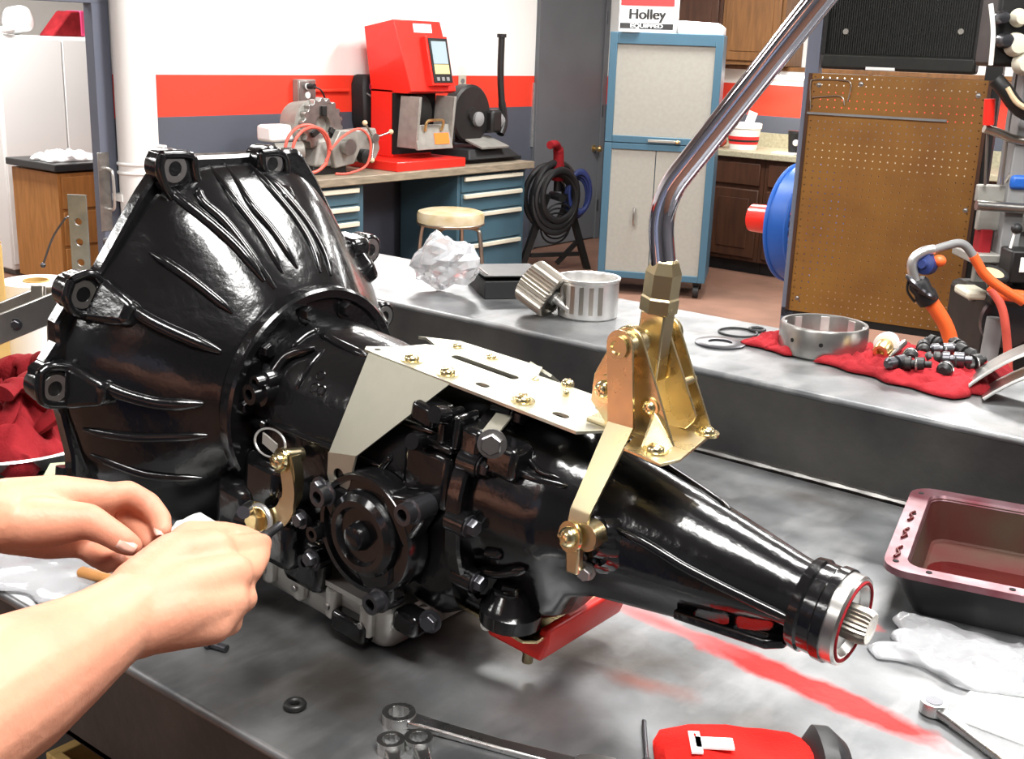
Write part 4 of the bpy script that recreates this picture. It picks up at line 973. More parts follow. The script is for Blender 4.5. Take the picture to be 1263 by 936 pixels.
# link strip down to the selector shaft
k0 = Vector((px_, -.0445, pz_)); k1 = Ly(766, 524, -.046); k2 = Ly(716, 632, -.088); k3 = Ly(711, 652, -.092)
lk = MB(); w1 = .0255
lk.strip([k0 + Vector((0, 0, .002)), k0.lerp(k1, .97)], (1, 0, .06), w1, .0026)
lk.plate(circ(0, .002, w1 / 2, 24), .0026, (k0, (1, 0, 0), (0, 0, 1), (0, -1, 0)))
lk.strip([k0.lerp(k1, .97), k1, k1.lerp(k2, .04), k1.lerp(k2, .96), k2, k3], (1, 0, .06), [w1, w1, w1, .020, .020, .018], .0026)
lko = lk.build('shift_link', 'gold_zinc', pb, angle=30)
bolt(lko, k0 + Vector((0, -.002, 0)), (0, -1, 0), .010, .003, 'bolt_gold', 'socket', washer=False)
k4 = Ly(704, 662, -.096)
bolt(lko, k4, (-.25, -1, .1), .0095, .010, 'bolt_gold', 'pan'); MB().lathe(k4 + Vector((.012, .006, .004)), (0, -1, 0), [(-.012, .012), (.004, .012)], 20).build('bushing', 'gold_zinc', lko)
k5 = Ly(708, 706, -.09)
MB().strip([k4 + Vector((.001, .004, -.004)), k4.lerp(k5, .5) + Vector((0, .003, 0)), k5], (1, 0, 0), [.016, .014, .013], .009).build('selector_stub', 'gold_zinc', lko, bevel=.002)
MB().lathe(Ly(722, 662, -.086), (0, -1, .2), [(-.03, .013), (.0, .013)], 20).build('pivot_stub', 'gold_zinc', lko)

# ---- selector lever on the case side
q0 = Ly(346, 568, -.118); q1 = Ly(364, 575, -.114); q2 = Ly(362, 612, -.112); q3 = Ly(352, 640, -.112); q4 = Ly(326, 642, -.112)
q0.y = q1.y = q2.y = q3.y = q4.y = -.118
sl = MB().strip(smooth_path([Ly(351, 560, -.118), Ly(354, 580, -.118), Ly(357, 612, -.118), Ly(347, 636, -.118), Ly(322, 642, -.118)], 5), (1, .0, -.15), [.016] * 6 + [.018] * 6 + [.022] * 9, .0035)
slo = sl.build('selector_lever', 'gold_zinc', tr)
MB().strip(smooth_path([Ly(364, 562, -.112), Ly(368, 585, -.112), Ly(366, 615, -.112), Ly(352, 640, -.114)], 5), (0, 1, 0), .012, .0025).build('lever_flange', 'gold_zinc', slo)
bolt(slo, Ly(346, 568, -.120), (-.3, -1, .2), .009, .010, 'bolt_gold', 'pan')
MB().cyl(Ly(350, 562, -.116), Ly(372, 560, -.095), .0075).build('lever_pin', 'gold_zinc', slo)
bolt(slo, Ly(318, 640, -.121), (-.2, -1, .1), .013, .009, 'brass'); MB().torus(Ly(322, 640, -.124), (0, 1, 0), .0145, .003, 24, 8).build('lock_washer', 'steel_bright', slo)
MB().lathe(Ly(305, 645, -.11), (-1, -.5, .2), [(-.02, .012), (.012, .012), (.014, .008)], 16).build('shaft_boss', 'black_gloss', slo)
MB().cyl(Ly(310, 625, -.12), Ly(300, 632, -.14), .007).build('pinch_bolt', 'bolt_steel', slo)
# wire tag ring on the case
MB().torus(Ly(333, 546, -.106), (.15, -1, .25), .016, .0012, 32, 6, 1.25, .9).build('wire_ring', 'steel_bright', cas)
MB().obox(Ly(333, 547, -.104), (.011, 0, -.003), (0, .001, 0), (0, 0, .006)).build('id_tag', 'machine_grey', cas)
# ================================================================== THINGS ON THE BENCH
def zat(px, py, P):    # height of a pixel straight above/below ground point P
    d = ray(px, py); return CAMZ + d.z / hypot(d.x, d.y) * hypot(P.x, P.y)
def on_t(px, py, z=TZ): p = atz(px, py, z); return Vector((p.x, p.y, z))
# ---- drained oil pan
pz = TZ + .060
c1 = atz(1090, 700, pz); c2 = atz(1152, 603, pz); c3 = atz(1263, 622, pz)
c4 = atz(1263, 736, pz); c1 = atz(1086, 699, pz); ang = (atan2(c3.y - c2.y, c3.x - c2.x) + atan2(c4.y - c1.y, c4.x - c1.x)) / 2; ex = Vector((cos(ang), sin(ang), 0)); ey = Vector((-sin(ang), cos(ang), 0))
wpan = (c2 - c1).dot(ey); org = c1
dp = thing('oil_drain_pan', 'purple-tinted steel transmission pan with red oil inside, lying open on the bench', 'pan', (org.x, org.y, TZ), ang)
LP = .36
def rr(x0, x1, y0, y1, r, z, n=5):
    pts = []
    for cx_, cy_, a0 in ((x1 - r, y1 - r, 0), (x0 + r, y1 - r, 90), (x0 + r, y0 + r, 180), (x1 - r, y0 + r, 270)):
        for k in range(n + 1):
            a_ = radians(a0 + 90 * k / n); pts.append((cx_ + r * cos(a_), cy_ + r * sin(a_), z))
    return pts
h = .060; L2 = .024
MB().loft([rr(0, LP, 0, wpan, .03, h - .008), rr(0, LP, 0, wpan, .03, h), rr(L2, LP - L2, L2 * .8, wpan - L2 * .8, .02, h), rr(L2 + .003, LP - L2 - .003, L2 * .8 + .003, wpan - L2 * .8 - .003, .02, h - .006)], cap=False).build('rim', 'pan_purple', dp, angle=30)
MB().loft([rr(L2 + .002, LP - L2 - .002, L2 * .8 + .002, wpan - L2 * .8 - .002, .02, h - .003), rr(L2 * 1.45, LP - L2 * 1.45, L2 * 1.25, wpan - L2 * 1.25, .022, .006), rr(L2 * 1.65, LP - L2 * 1.65, L2 * 1.45, wpan - L2 * 1.45, .02, .003)], cap=False).build('inner_wall', 'pan_inner', dp)
MB().loft([rr(.004, LP - .004, .004, wpan - .004, .03, h - .008), rr(L2 * .6, LP - L2 * .6, L2 * .5, wpan - L2 * .5, .022, h - .02), rr(L2 * 1.45, LP - L2 * 1.45, L2 * 1.25, wpan - L2 * 1.25, .02, 0), ], cap=False).build('outer_wall', 'black_worn', dp)
MB().loft([rr(L2 * 1.45, LP - L2 * 1.45, L2 * 1.25, wpan - L2 * 1.25, .02, 0), rr(L2 * 1.45, LP - L2 * 1.45, L2 * 1.25, wpan - L2 * 1.25, .02, .004)]).build('pan_floor', 'pan_inner', dp)
MB().loft([rr(L2 * 1.6, LP * .7, L2 * 1.45, wpan * .66, .03, .004), rr(L2 * 1.6 + .002, LP * .69, L2 * 1.45 + .002, wpan * .65, .03, .0055)]).build('oil_pool', 'oil_red', dp)
for i in range(4):
    MB().lathe((.013, .025 + i * (wpan - .05) / 3, h), (0, 0, 1), [(-.002, .0035), (.0006, .0035)], 12).build('rim_hole', 'dark_void', dp)
    MB().lathe((.05 + i * .085, .011, h), (0, 0, 1), [(-.002, .0035), (.0006, .0035)], 12).build('rim_hole', 'dark_void', dp)
for i in range(3):
    MB().tube(smooth_path([(.010 + .004 * (k % 2), .035 + i * .06 + k * .011, h + .0012) for k in range(4)], 4), .0018, 6).build('gasket_mark', 'oil_red', dp)
# ---- clear bag
p = (on_t(1092, 768) + on_t(1263, 860)) / 2
o = crumple('plastic_bag', 'plastic_bag', None, (p.x + .06, p.y + .015, TZ), .25, .115, .012, 21, 40, 26, ang - .1, 6, .0006)
tag(o, 'flat clear plastic bag lying in front of the drained pan', 'bag')
pp_ = MB().box(-.15, .15, -.055, .055, 0, .0015).build('paper_sheet', 'paper'); pp_.location = on_t(1240, 905) + Vector((.10, .045, 0)); pp_.rotation_euler = (0, 0, -.02); tag(pp_, 'white paper sheet on the bench beneath the ratchet wrench', 'sheet')
# ---- wrenches
def wrench(name, label, a, b, head_r, wid, th, group=None, pts12=True):
    a = Vector(a); b = Vector(b); d = (b - a).normalized(); sd = Vector((-d.y, d.x, 0))
    r = thing(name, label, 'wrench', a, atan2(d.y, d.x), group); L_ = (b - a).length
    z0 = a.z
    inner = []
    for i in range(24):
        t = 2 * pi * i / 24; inner.append(((head_r * (.60 if i % 2 else .66)) * cos(t), (head_r * (.60 if i % 2 else .66)) * sin(t)))
    MB().plate(circ(0, 0, head_r, 32), th * 1.5, ((0, 0, th * .75), (1, 0, 0), (0, 1, 0), (0, 0, 1)), [inner]).build('box_end', 'tool_chrome', r, bevel=.0012)
    MB().loft([[(x, -w_, z), (x, w_, z), (x, w_, z + t_), (x, -w_, z + t_)] for x, w_, z, t_ in ((head_r * .82, wid * .62, .001, th), (head_r * 1.6, wid * .5, .001, th), (L_ * .5, wid * .46, .0, th * .9), (L_ * .9, wid * .55, 0, th))]).build('shank', 'tool_chrome', r, bevel=.0018)
    return r
w1 = wrench('combination_wrench', 'long polished combination wrench lying in front of the oil pan corner', on_t(492, 890), on_t(742, 957), .0155, .016, .007)
jaw = MB(); Lw = (on_t(742, 957) - on_t(492, 890)).length
jaw.plate([(-.012, -.009), (.0, -.016), (.02, -.018), (.03, -.011), (.012, -.007), (.010, .0), (.012, .007), (.03, .011), (.02, .018), (.0, .016), (-.012, .009)], .009, ((Lw * .93, 0, .0045), (1, 0, 0), (0, 1, 0), (0, 0, 1))).build('open_end', 'tool_chrome', w1, bevel=.001)
wrench('box_wrench', 'short box wrench lying by the long wrench, nearer the oil pan corner', on_t(482, 926), on_t(500, 1010), .0125, .012, .008)
wrench('box_wrench', 'short box wrench lying between its twin and the long wrench', on_t(516, 923), on_t(545, 1005), .0128, .012, .008)
w4 = wrench('ratchet_wrench', 'dark ratchet wrench lying across the white paper sheet', on_t(1150, 880) + Vector((0, 0, .002)), on_t(1262, 962) + Vector((0, 0, .002)), .0125, .011, .008)
MB().lathe((0, 0, .0), (0, 0, 1), [(.0, .0085), (.0125, .0085), (.0125, .004)], 16).build('ratchet_core', 'bolt_dark', w4)
# ---- small bits
o = MB().torus((0, 0, .0035), (0, 0, 1), .0075, .0034, 28, 10).build('rubber_washer', 'black_worn'); o.location = on_t(364, 873); tag(o, 'small black rubber ring lying alone near the front edge', 'ring')
o = MB().cyl((0, 0, .004), (.018, .004, .004), .004).lathe((0, 0, .004), (-1, -.2, 0), [(0, .007), (.006, .007)], 6).build('black_bolt', 'bolt_dark'); o.location = on_t(262, 799); tag(o, 'little black bolt on the bench under the right hand', 'bolt')
sd_ = thing('scriber', 'thin black scriber lying beside the red glove', 'tool', on_t(794, 893))
dv = (on_t(800, 985) - on_t(794, 893)); MB().cyl((0, 0, .003), (dv.x * .6, dv.y * .6, .003), .0022, n=10).build('rod', 'bolt_dark', sd_); MB().cyl((dv.x * .6, dv.y * .6, .005), (dv.x * 1.3, dv.y * 1.3, .005), .005, n=12).build('grip', 'black_worn', sd_)
# red glove with black cuff
gl = thing('red_glove', 'bright red work glove with a white print and black fingertips', 'glove', on_t(905, 935), atan2(*(on_t(1040, 936) - on_t(810, 925)).yx[:]) if False else .35)
g0_, g1_ = on_t(808, 944), on_t(1040, 956); gv = g1_ - g0_; gl.rotation_euler = (0, 0, atan2(gv.y, gv.x)); gl.location = (g0_ + g1_) / 2
GLn = gv.length
secs = []
for t, wd, hh in ((-.5, .030, .004), (-.46, .040, .016), (-.3, .048, .026), (-.1, .045, .024), (.1, .043, .021), (.25, .04, .024), (.34, .036, .020)):
    secs.append([(t * GLn, cos(a_) * wd, max(.0005, hh * .5 + sin(a_) * hh * .5 + .003 * sin(9 * t + 3 * a_))) for a_ in [2 * pi * k / 22 for k in range(22)]])
MB().loft(secs).build('glove_body', 'red_cloth', gl)
MB().loft([[(t * GLn, cos(a_) * wd + .004, max(.0004, hh * .5 + sin(a_) * hh * .5)) for a_ in [2 * pi * k / 20 for k in range(20)]] for t, wd, hh in ((.31, .030, .022), (.36, .038, .034), (.44, .037, .034), (.52, .024, .024), (.55, .006, .006))]).build('black_tip', 'rubber', gl)
MB().box(-.30 * GLn, -.10 * GLn, -.012, .004, .0265, .0285).box(-.33 * GLn, -.27 * GLn, -.02, .012, .0265, .0285).build('white_print', 'paper', gl)
# white shop cloth behind the hands, small handle
wq = aty(240, 662, .705)
m = MB().sphere((0, 0, 0), .062, (.8, .5, .84), 28, 18)
for v in m.v:
    v *= 1 + .30 * noise.noise(v * 24 + Vector((2, 7, 1))) + .12 * noise.noise(v * 60)
mn = min(v.z for v in m.v); o = m.build('white_cloth', 'paper', angle=25); o.location = (wq.x, wq.y, TZ - mn); tag(o, 'crumpled white paper towel standing between the hands and the bell housing', 'towel')
wh = thing('wooden_handle_tool', 'small tool with brown handle lying under the left hand', 'tool', on_t(98, 712), .2)
MB().lathe((0, 0, .007), (1, .1, 0), [(0, .004), (.004, .007), (.04, .0065), (.05, .004)], 16).build('handle', 'wood_orange', wh); MB().cyl((.05, .005, .007), (.085, .0085, .007), .0025, n=10).build('blade', 'steel', wh)
o = crumple('glare_film', 'plastic_bag', None, tuple(on_t(40, 690)), .22, .16, .004, 41, 24, 18, .4, 4, .0006); tag(o, 'piece of clear wrap added for the bright glare on the bench behind the left hand', 'film')  # thin clear sheet added in place of the glare reflected off the bench top

# ---- left end of the bench: tray with rags, towel roll, carton, fixture, slotted bar
tc_ = on_t(20, 562) + Vector((-.02, .0, 0)); 
ty = thing('round_tray', 'round steel tray holding red rags at the bench end', 'tray', tc_)
MB().lathe((0, 0, 0), (0, 0, 1), [(0, .10), (.004, .115), (.030, .140), (.033, .148), (.036, .146), (.033, .137), (.008, .112), (.006, .01)], 56).build('tray_body', 'steel_bright', ty)
rgp = thing('red_rag', 'tangled red shop rag with a pale label heaped in the round tray', 'rag', tc_ + Vector((0, 0, .008)))
rnd = random.Random(5)
for k in range(9):
    a_ = k * 2 * pi / 9; r_ = .07 + .02 * rnd.random()
    ps = [Vector((cos(a_ + t) * (r_ + .03 * sin(3 * t + k)), sin(a_ + t) * (r_ + .02 * cos(2 * t + k)), .03 + .075 * abs(sin(1.3 * t + k * 1.7)) + .02 * rnd.random())) for t in (0, .45, .9, 1.4, 1.8)]
    MB().tube(smooth_path(ps, 6), [.014 + .012 * abs(sin(i * .35 + k)) for i in range(25)], 12, flat=.45).build('fold', 'red_rag', rgp)
cr = crumple('cloth', 'red_rag', rgp, (0, 0, .0), .21, .20, .10, 52, 40, 15, .3, 2.2)
tq = on_t(78, 578, TZ + .04); MB().obox(tq - rgp.location, (.02, .012, .004), (-.008, .01, .004), (0, 0, .001)).build('care_label', 'label_green', rgp)
tp = on_t(46, 478)
tw = thing('towel_roll', 'white paper towel roll standing behind the red rags', 'paper roll', (tp.x - .03, tp.y + .03, TZ))
zt = zat(45, 352, tp) - TZ
MB().lathe((0, 0, 0), (0, 0, 1), [(0, .058), (zt, .058), (zt, .022), (zt - .03, .021)], 36).build('roll', 'paper', tw)
MB().lathe((0, 0, 0), (0, 0, 1), [(zt - .02, .0215), (zt + .002, .0215), (zt + .002, .019), (zt - .02, .018)], 24).build('core', 'cardboard', tw)
bxp = on_t(20, 500); bh = zat(28, 300, bxp) - TZ
cbx = thing('brown_carton', 'brown cardboard carton standing at the end of the bench', 'carton', (bxp.x - .17, bxp.y - .14, TZ), radians(0))
MB().box(-.19, .17, -.14, .14, 0, bh).build('carton_body', 'cardboard', cbx, bevel=.004)
MB().obox((.10, -.07, bh + .004), (.07, 0, .0), (0, .07, .002), (0, 0, .0015)).build('flap', 'cardboard', cbx); MB().obox((.10, .07, bh + .004), (.07, 0, .0), (0, .068, -.002), (0, 0, .0015)).build('flap', 'cardboard', cbx)
# steel fixture arm: flat bars ending in a slotted tab
fp_ = on_t(-95, 560); fxr = thing('steel_fixture', 'grey steel holding fixture with two flat bars and a slotted end tab', 'fixture', (fp_.x, fp_.y, TZ))
def FL(px, py, D): return atd(px, py, D) - fxr.location
D_ = 1.78
MB().strip([FL(-90, 442, D_), FL(72, 377, D_)], (0, 0, 1), .040, .006).build('near_bar', 'steel', fxr, bevel=.001)
MB().strip([FL(-90, 425, D_ + .06), FL(50, 368, D_ + .06)], (0, 0, 1), .034, .006).build('far_bar', 'steel', fxr, bevel=.001)
MB().strip([FL(47, 352, D_ + .02), FL(47, 398, D_ + .02)], (1, .3, 0), .022, .006).build('end_tab', 'chrome_worn', fxr, bevel=.001)
MB().strip([FL(62, 354, D_ + .03), FL(64, 425, D_ + .03)], (1, .3, 0), .012, .006).build('end_tab', 'chrome_worn', fxr, bevel=.001)
bolt(fxr, FL(20, 400, D_ - .006), -f0, .006, .005, 'bolt_dark')
pA = FL(-88, 436, D_ + .03)
MB().box(pA.x - .03, pA.x + .03, pA.y - .03, pA.y + .03, .01, pA.z + .03).build('post', 'beam_steel', fxr, bevel=.003)
MB().box(pA.x - .08, pA.x + .08, pA.y - .08, pA.y + .08, 0, .012).build('foot_plate', 'beam_steel', fxr, bevel=.003)
sp = on_t(108, 440); sbh = zat(94, 240, sp) - TZ
sbr = thing('slotted_bar', 'upright perforated steel bar with a thin wire behind the bell housing', 'bar', sp)
holes = [circ(0, .03 + i * .038, .007, 10) for i in range(int((sbh - .05) / .038) + 1)]
MB().plate([(-.017, 0), (.017, 0), (.017, sbh), (-.017, sbh)], .005, ((0, 0, 0), r0, (0, 0, 1), -f0), holes).build('bar', 'galvanised', sbr, bevel=.0008)
MB().obox((0, .0, .006), r0 * .05, f0 * .05, (0, 0, .006)).build('foot', 'beam_steel', sbr)
wa = atplane(82, 268, sp, f0) - sp; wb_ = atplane(53, 327, sp, f0) - sp
MB().tube(smooth_path([wa + f0 * -.004, wa.lerp(wb_, .5) + Vector((-.006, 0, .006)), wb_], 6), .002, 8).build('wire', 'bolt_dark', sbr)
MB().sphere(wb_, .005).build('wire_tip', 'bolt_dark', sbr); MB().cyl(wa + f0 * .004, wa + r0 * .02 + f0 * .0, .0022, n=8).build('wire_hook', 'bolt_dark', sbr)

# ================================================================== THINGS ON THE RAISED LEDGE
def on_u(px, py): p = atz(px, py, UZ); return Vector((p.x, p.y, UZ))
q = on_u(535, 366) + Vector((-.02, .05, 0))
m = MB().sphere((0, 0, 0), .060, (1.1, .8, .85), 22, 14)
for v in m.v:
    n_ = noise.noise(v * 22 + Vector((3, 1, 4))); n2 = noise.noise(v * 50); v *= 1 + .40 * n_ + .35 * (abs(n2) - .2)
mn = min(v.z for v in m.v); o = m.build('crumpled_bag', 'plastic_bag', smooth=False); o.location = q + Vector((0, 0, -mn)); tag(o, 'crumpled clear plastic bag on the ledge beside the dark box', 'bag')
db = thing('dark_box', 'flat dark box with open flap on the ledge between the plastic bag and drums', 'box', on_u(606, 362) + Vector((0, .05, 0)), radians(-38))
MB().box(-.085, .085, -.065, .065, 0, .035).build('box_body', 'black_matte', db, bevel=.002)
MB().obox((.0, .0, .040), (.085, 0, .004), (0, .065, 0), (0, 0, .0012)).build('lid', 'black_worn', db)
MB().tube([(-.085, -.06, .0445), (.085, -.06, .048)], .0016, 6).build('lid_edge', 'steel', db)
# planetary drum: upright shell plus tilted gear drum
dc = on_u(702, 395) + Vector((0, .056, 0))
dr_ = thing('clutch_drum', 'bright upright steel clutch drum on the ledge behind the geared drum', 'drum', dc)
MB().lathe((0, 0, 0), (0, 0, 1), [(0, .052), (.003, .0545), (.066, .0545), (.068, .057), (.072, .057), (.072, .052), (.067, .050), (.006, .049), (.004, .01)], 56).build('drum_shell', 'steel_bright', dr_, angle=30)
for k in range(7): MB().box(-.004, .004, -.0562, -.054, .012, .062).build('spline_bar', 'chrome_worn', dr_).rotation_euler = (0, 0, radians(k * 18 - 50))
gc = on_u(662, 392) + Vector((.0, .0, 0))
gd = thing('geared_drum', 'tilted geared drum with splined shaft leaning on the upright clutch drum', 'drum', gc)
ax = (r0 * .72 - f0 * .45 - u0 * .42).normalized(); u_, v_, _d = frame_from(ax); ctr = Vector((-.012, .03, .046))
rings = []
for t, s_ in ((-.032, .9), (-.03, 1), (.028, 1), (.031, .95), (.031, .72), (.02, .70)):
    rings.append([ctr + ax * t + (u_ * cos(2 * pi * i / 80) + v_ * sin(2 * pi * i / 80)) * (.042 if i % 2 else .039) * s_ for i in range(80)])
MB().loft(rings).build('gear_shell', 'chrome_worn', gd, angle=25)
MB().lathe(ctr + ax * .018, ax, [(0, .029), (.002, .029), (.002, .012)], 32).build('inner_face', 'bolt_dark', gd)
MB().lathe(ctr + ax * .02, ax, [(0, .013), (.012, .013), (.012, .008), (.045, .008), (.046, .006)], 24).build('shaft', 'steel_bright', gd)
# rings, disc, wide drum
o = MB().torus((0, 0, .002), (0, 0, 1), .033, .0019, 48, 8).build('seal_ring', 'rubber'); o.location = on_u(910, 411); tag(o, 'large thin black seal ring lying flat on the ledge', 'ring')
o = MB().torus((0, 0, .003), (0, 0, 1), .013, .003, 32, 8).build('seal_ring', 'rubber'); o.location = on_u(933, 410) + Vector((-.004, .01, .0)); tag(o, 'small thick black seal ring beside the wide drum', 'ring')
o = MB().lathe((0, 0, 0), (0, 0, 1), [(0, .042), (.003, .042), (.0035, .041), (.0035, .02), (.001, .02)], 44).build('clutch_disc', 'bolt_dark'); o.location = on_u(888, 424) + Vector((0, .0, 0)); tag(o, 'dark flat clutch disc lying near the ledge edge', 'disc')
wc_ = on_u(990, 444) + Vector((-.0, .071, 0))
wd_ = thing('wide_drum', 'wide open steel drum ring standing on the ledge beside red rags', 'drum', wc_)
MB().lathe((0, 0, 0), (0, 0, 1), [(0, .067), (.004, .071), (.046, .071), (.05, .069), (.05, .064), (.046, .063), (.006, .062), (.004, .02)], 64).build('drum_shell', 'steel', wd_, angle=30)
for k in range(16):
    a_ = 2 * pi * k / 16
    if k % 2: MB().obox((cos(a_) * .0615, sin(a_) * .0615, .027), Vector((-sin(a_), cos(a_), 0)) * .007, Vector((cos(a_), sin(a_), 0)) * .0015, (0, 0, .02)).build('inner_lug', 'steel_bright', wd_)
for a_ in (-1.9, -1.2): MB().lathe((cos(a_) * .0705, sin(a_) * .0705, .028), (cos(a_), sin(a_), 0), [(0, .0035), (.0008, .0035)], 12).build('oil_hole', 'dark_void', wd_)
for k, (px, py, w_, d_, h_, sd2, lab) in enumerate(((965, 428, .10, .09, .02, 61, 'red shop rag spread under the wide steel drum'), (1130, 458, .24, .20, .028, 62, 'red shop rag spread under the loose valve parts'))):
    o = crumple('shop_rag', 'red_rag', None, tuple(on_u(px, py) + Vector((0, .0, 0))), w_, d_, h_, sd2, 52, 38, -.2); tag(o, lab, 'rag')
sn = on_u(1086, 456)
sf = thing('speed_gear', 'cream plastic speedometer gear with brass sleeve on the red rag', 'gear', sn + Vector((0, 0, .034)))
d_ = (-r0 * .5 - f0 * .75 + u0 * -.22).normalized()
MB().lathe((0, 0, 0), d_, [(-.03, .016), (-.018, .019), (-.012, .0195), (-.010, .014)], 28).build('gear_head', 'plastic_white', sf)
MB().lathe((0, 0, 0), d_, [(-.011, .013), (.012, .0125), (.014, .011), (.014, .0065), (.004, .006)], 24).build('sleeve', 'brass', sf)
pn = thing('punch', 'slim steel punch lying across the red rag', 'punch', on_u(1094, 462) + Vector((0, 0, .028)))
e_ = on_u(1122, 440) - on_u(1094, 462); MB().lathe((0, 0, 0), e_ + Vector((0, 0, .01)), [(0, .002), (.03, .004), (.033, .0055), (.085, .0055), (.086, .004)], 12).build('rod', 'steel', pn)
rnd = random.Random(12)
spots = [(1120, 462), (1136, 452), (1150, 466), (1162, 455), (1176, 470), (1148, 444), (1186, 458), (1128, 474), (1163, 480), (1198, 470), (1105, 470), (1178, 446)]
desc = ['short black spool valve beside the punch', 'black spool valve with three lands', 'squat black valve body cap', 'black hydraulic piston with grooves', 'dark valve spool near the bent shroud', 'small black plug behind the spools', 'black bushing against the bent shroud', 'dark check valve at the rag edge', 'black spring seat near the ledge edge', 'black roller by the bent shroud foot', 'dark steel clip beside the cream gear', 'black sleeve at the back of the rag']
for (px, py), ds in zip(spots, desc):
    o = thing('valve_part', ds, 'valve part', on_u(px, py - 2) + Vector((0, 0, .024 + .006 * rnd.random())), rnd.uniform(0, 3))
    r1 = rnd.uniform(.007, .013); l1 = rnd.uniform(.025, .05)
    MB().lathe((-l1 / 2, 0, 0), (1, 0, .1), [(0, r1 * .6), (.004, r1), (l1 * .3, r1), (l1 * .32, r1 * .6), (l1 * .42, r1 * .6), (l1 * .44, r1), (l1 * .75, r1), (l1 * .78, r1 * .5), (l1, r1 * .5)], 16).build('spool', rnd.choice(['black_worn', 'black_worn', 'bolt_dark']), o)
    MB().torus((0, 0, 0), (1, 0, .1), r1 * 1.0, .0018, 18, 6).build('land_ring', rnd.choice(['rubber', 'bolt_steel']), o)
# bent sheet shrouds at the right
def shroud(px, py, label, hgt, seed, off):
    b_ = on_u(px, py) + Vector((0, 0, .0035)); o = thing('bent_shroud', label, 'shroud', b_)
    dirx = Vector((.85, .5, 0)).normalized(); rings = []
    n = 12
    for i in range(n + 1):
        t = i / n; c_ = dirx * (t * .16) + Vector((0, 0, hgt * (t ** .85) + .002)); sdv = Vector((-.35, .94, 0)) * (.08 + .02 * t)
        up_ = Vector((-.5, 0, .85)) * .0012; sag = Vector((0, 0, .015 * sin(pi * t)))
        rings.append([c_ + sag, c_ + sag + sdv + Vector((0, 0, -.01)), c_ + sag + sdv + up_ + Vector((0, 0, -.01)), c_ + sag + up_])
    MB().loft(rings).build('sheet', 'steel', o, angle=30)
    MB().tube([r[0] for r in rings], .0025, 8).build('rolled_edge', 'steel_bright', o)
    MB().obox(dirx * .12 + Vector((-.03, .07, hgt * .38 - .0015)), (.002, 0, 0), (0, .002, 0), (0, 0, hgt * .38)).build('prop', 'steel', o)
shroud(1186, 487, 'bent steel shroud leaning beside the valve parts', .085, 1, 0)
shroud(1212, 497, 'second bent steel shroud nested against the first at the ledge edge', .06, 2, 0)
# ================================================================== TEST RIG: pegboard, radiator, fan, frame
PN_ = radians(8); pe1 = Vector((cos(PN_), sin(PN_), 0)); pn = Vector((sin(PN_), -cos(PN_), 0))   # pn faces the bench
PC = CAM + f0 * 4.2 + r0 * (1095 - CX) / FPX * 4.3; PC.z = 0
def onp(px, py, off=0): return atplane(px, py, PC + pn * off, pn)
bl, brt, tl_, trr = onp(976, 385), onp(1186, 410), onp(997, 92), onp(1212, 97)
x0 = (bl - PC).dot(pe1); x1 = (brt - PC).dot(pe1); xt0 = (tl_ - PC).dot(pe1); xt1 = (trr - PC).dot(pe1)
X0, X1 = (x0 + xt0) / 2, (x1 + xt1) / 2; Z0, Z1 = (bl.z + brt.z) / 2, (tl_.z + trr.z) / 2
rig = thing('test_rig', 'floor standing test rig with brown pegboard front and a black radiator above', 'test rig', PC, PN_)
def rx(p): d = p - PC; return (d.dot(pe1), d.dot(-pn), d.z)
# perforated board with real holes
pb_ = MB(); pit = .0254; nx = int((X1 - X0) / pit); nz_ = int((Z1 - Z0) / pit); dx = (X1 - X0) / nx; dz = (Z1 - Z0) / nz_; HR = .0027; TH = .005
vs = []; fs = []
for i in range(nx):
    for j in range(nz_):
        b_ = len(vs); cx_, cz_ = X0 + dx * (i + .5), Z0 + dz * (j + .5)
        for y_ in (0, TH):
            vs += [(cx_ - dx / 2, y_, cz_ - dz / 2), (cx_ + dx / 2, y_, cz_ - dz / 2), (cx_ + dx / 2, y_, cz_ + dz / 2), (cx_ - dx / 2, y_, cz_ + dz / 2)]
            vs += [(cx_ + HR * cos(radians(-135 + 45 * k)), y_, cz_ + HR * sin(radians(-135 + 45 * k))) for k in range(8)]
        for y0_, fl_ in ((0, False), (12, True)):
            for c_ in range(4):
                c2_ = (c_ + 1) % 4; k0_ = 4 + c_ * 2
                f_ = (b_ + y0_ + c_, b_ + y0_ + c2_, b_ + y0_ + 4 + ((c_ + 1) * 2) % 8, b_ + y0_ + 4 + (c_ * 2 + 1), b_ + y0_ + 4 + c_ * 2)
                fs.append(tuple(reversed(f_)) if fl_ else f_)
        for k in range(8): fs.append((b_ + 4 + k, b_ + 4 + (k + 1) % 8, b_ + 16 + (k + 1) % 8, b_ + 16 + k))
me = bpy.data.meshes.new('pegboard'); me.from_pydata(vs, [], fs); bm = bmesh.new(); bm.from_mesh(me); bmesh.ops.remove_doubles(bm, verts=bm.verts[:], dist=.0002); bmesh.ops.recalc_face_normals(bm, faces=bm.faces[:]); bm.to_mesh(me); bm.free()
me.materials.append(MATS['pegboard']); pego = bpy.data.objects.new('pegboard', me); COL.objects.link(pego); pego.parent = rig
for x_ in (X0 - .004, X1 + .004): MB().box(x_ - .006, x_ + .006, -.004, .03, Z0, Z1).build('edge_strip', 'wood_dark', rig)
for x_, z_ in ((X0 + .03, Z1 - .04), (X1 - .03, Z1 - .05), (X1 - .03, Z0 + .05), (X1 - .02, (Z0 + Z1) / 2), (X0 + .18, Z1 - .03), (X0 + .03, Z0 + .05)): bolt(rig, (x_, -.001, z_), (0, -1, 0), .006, .003, 'bolt_steel', 'pan')
s1_, s2_ = onp(996, 139), onp(1168, 149)
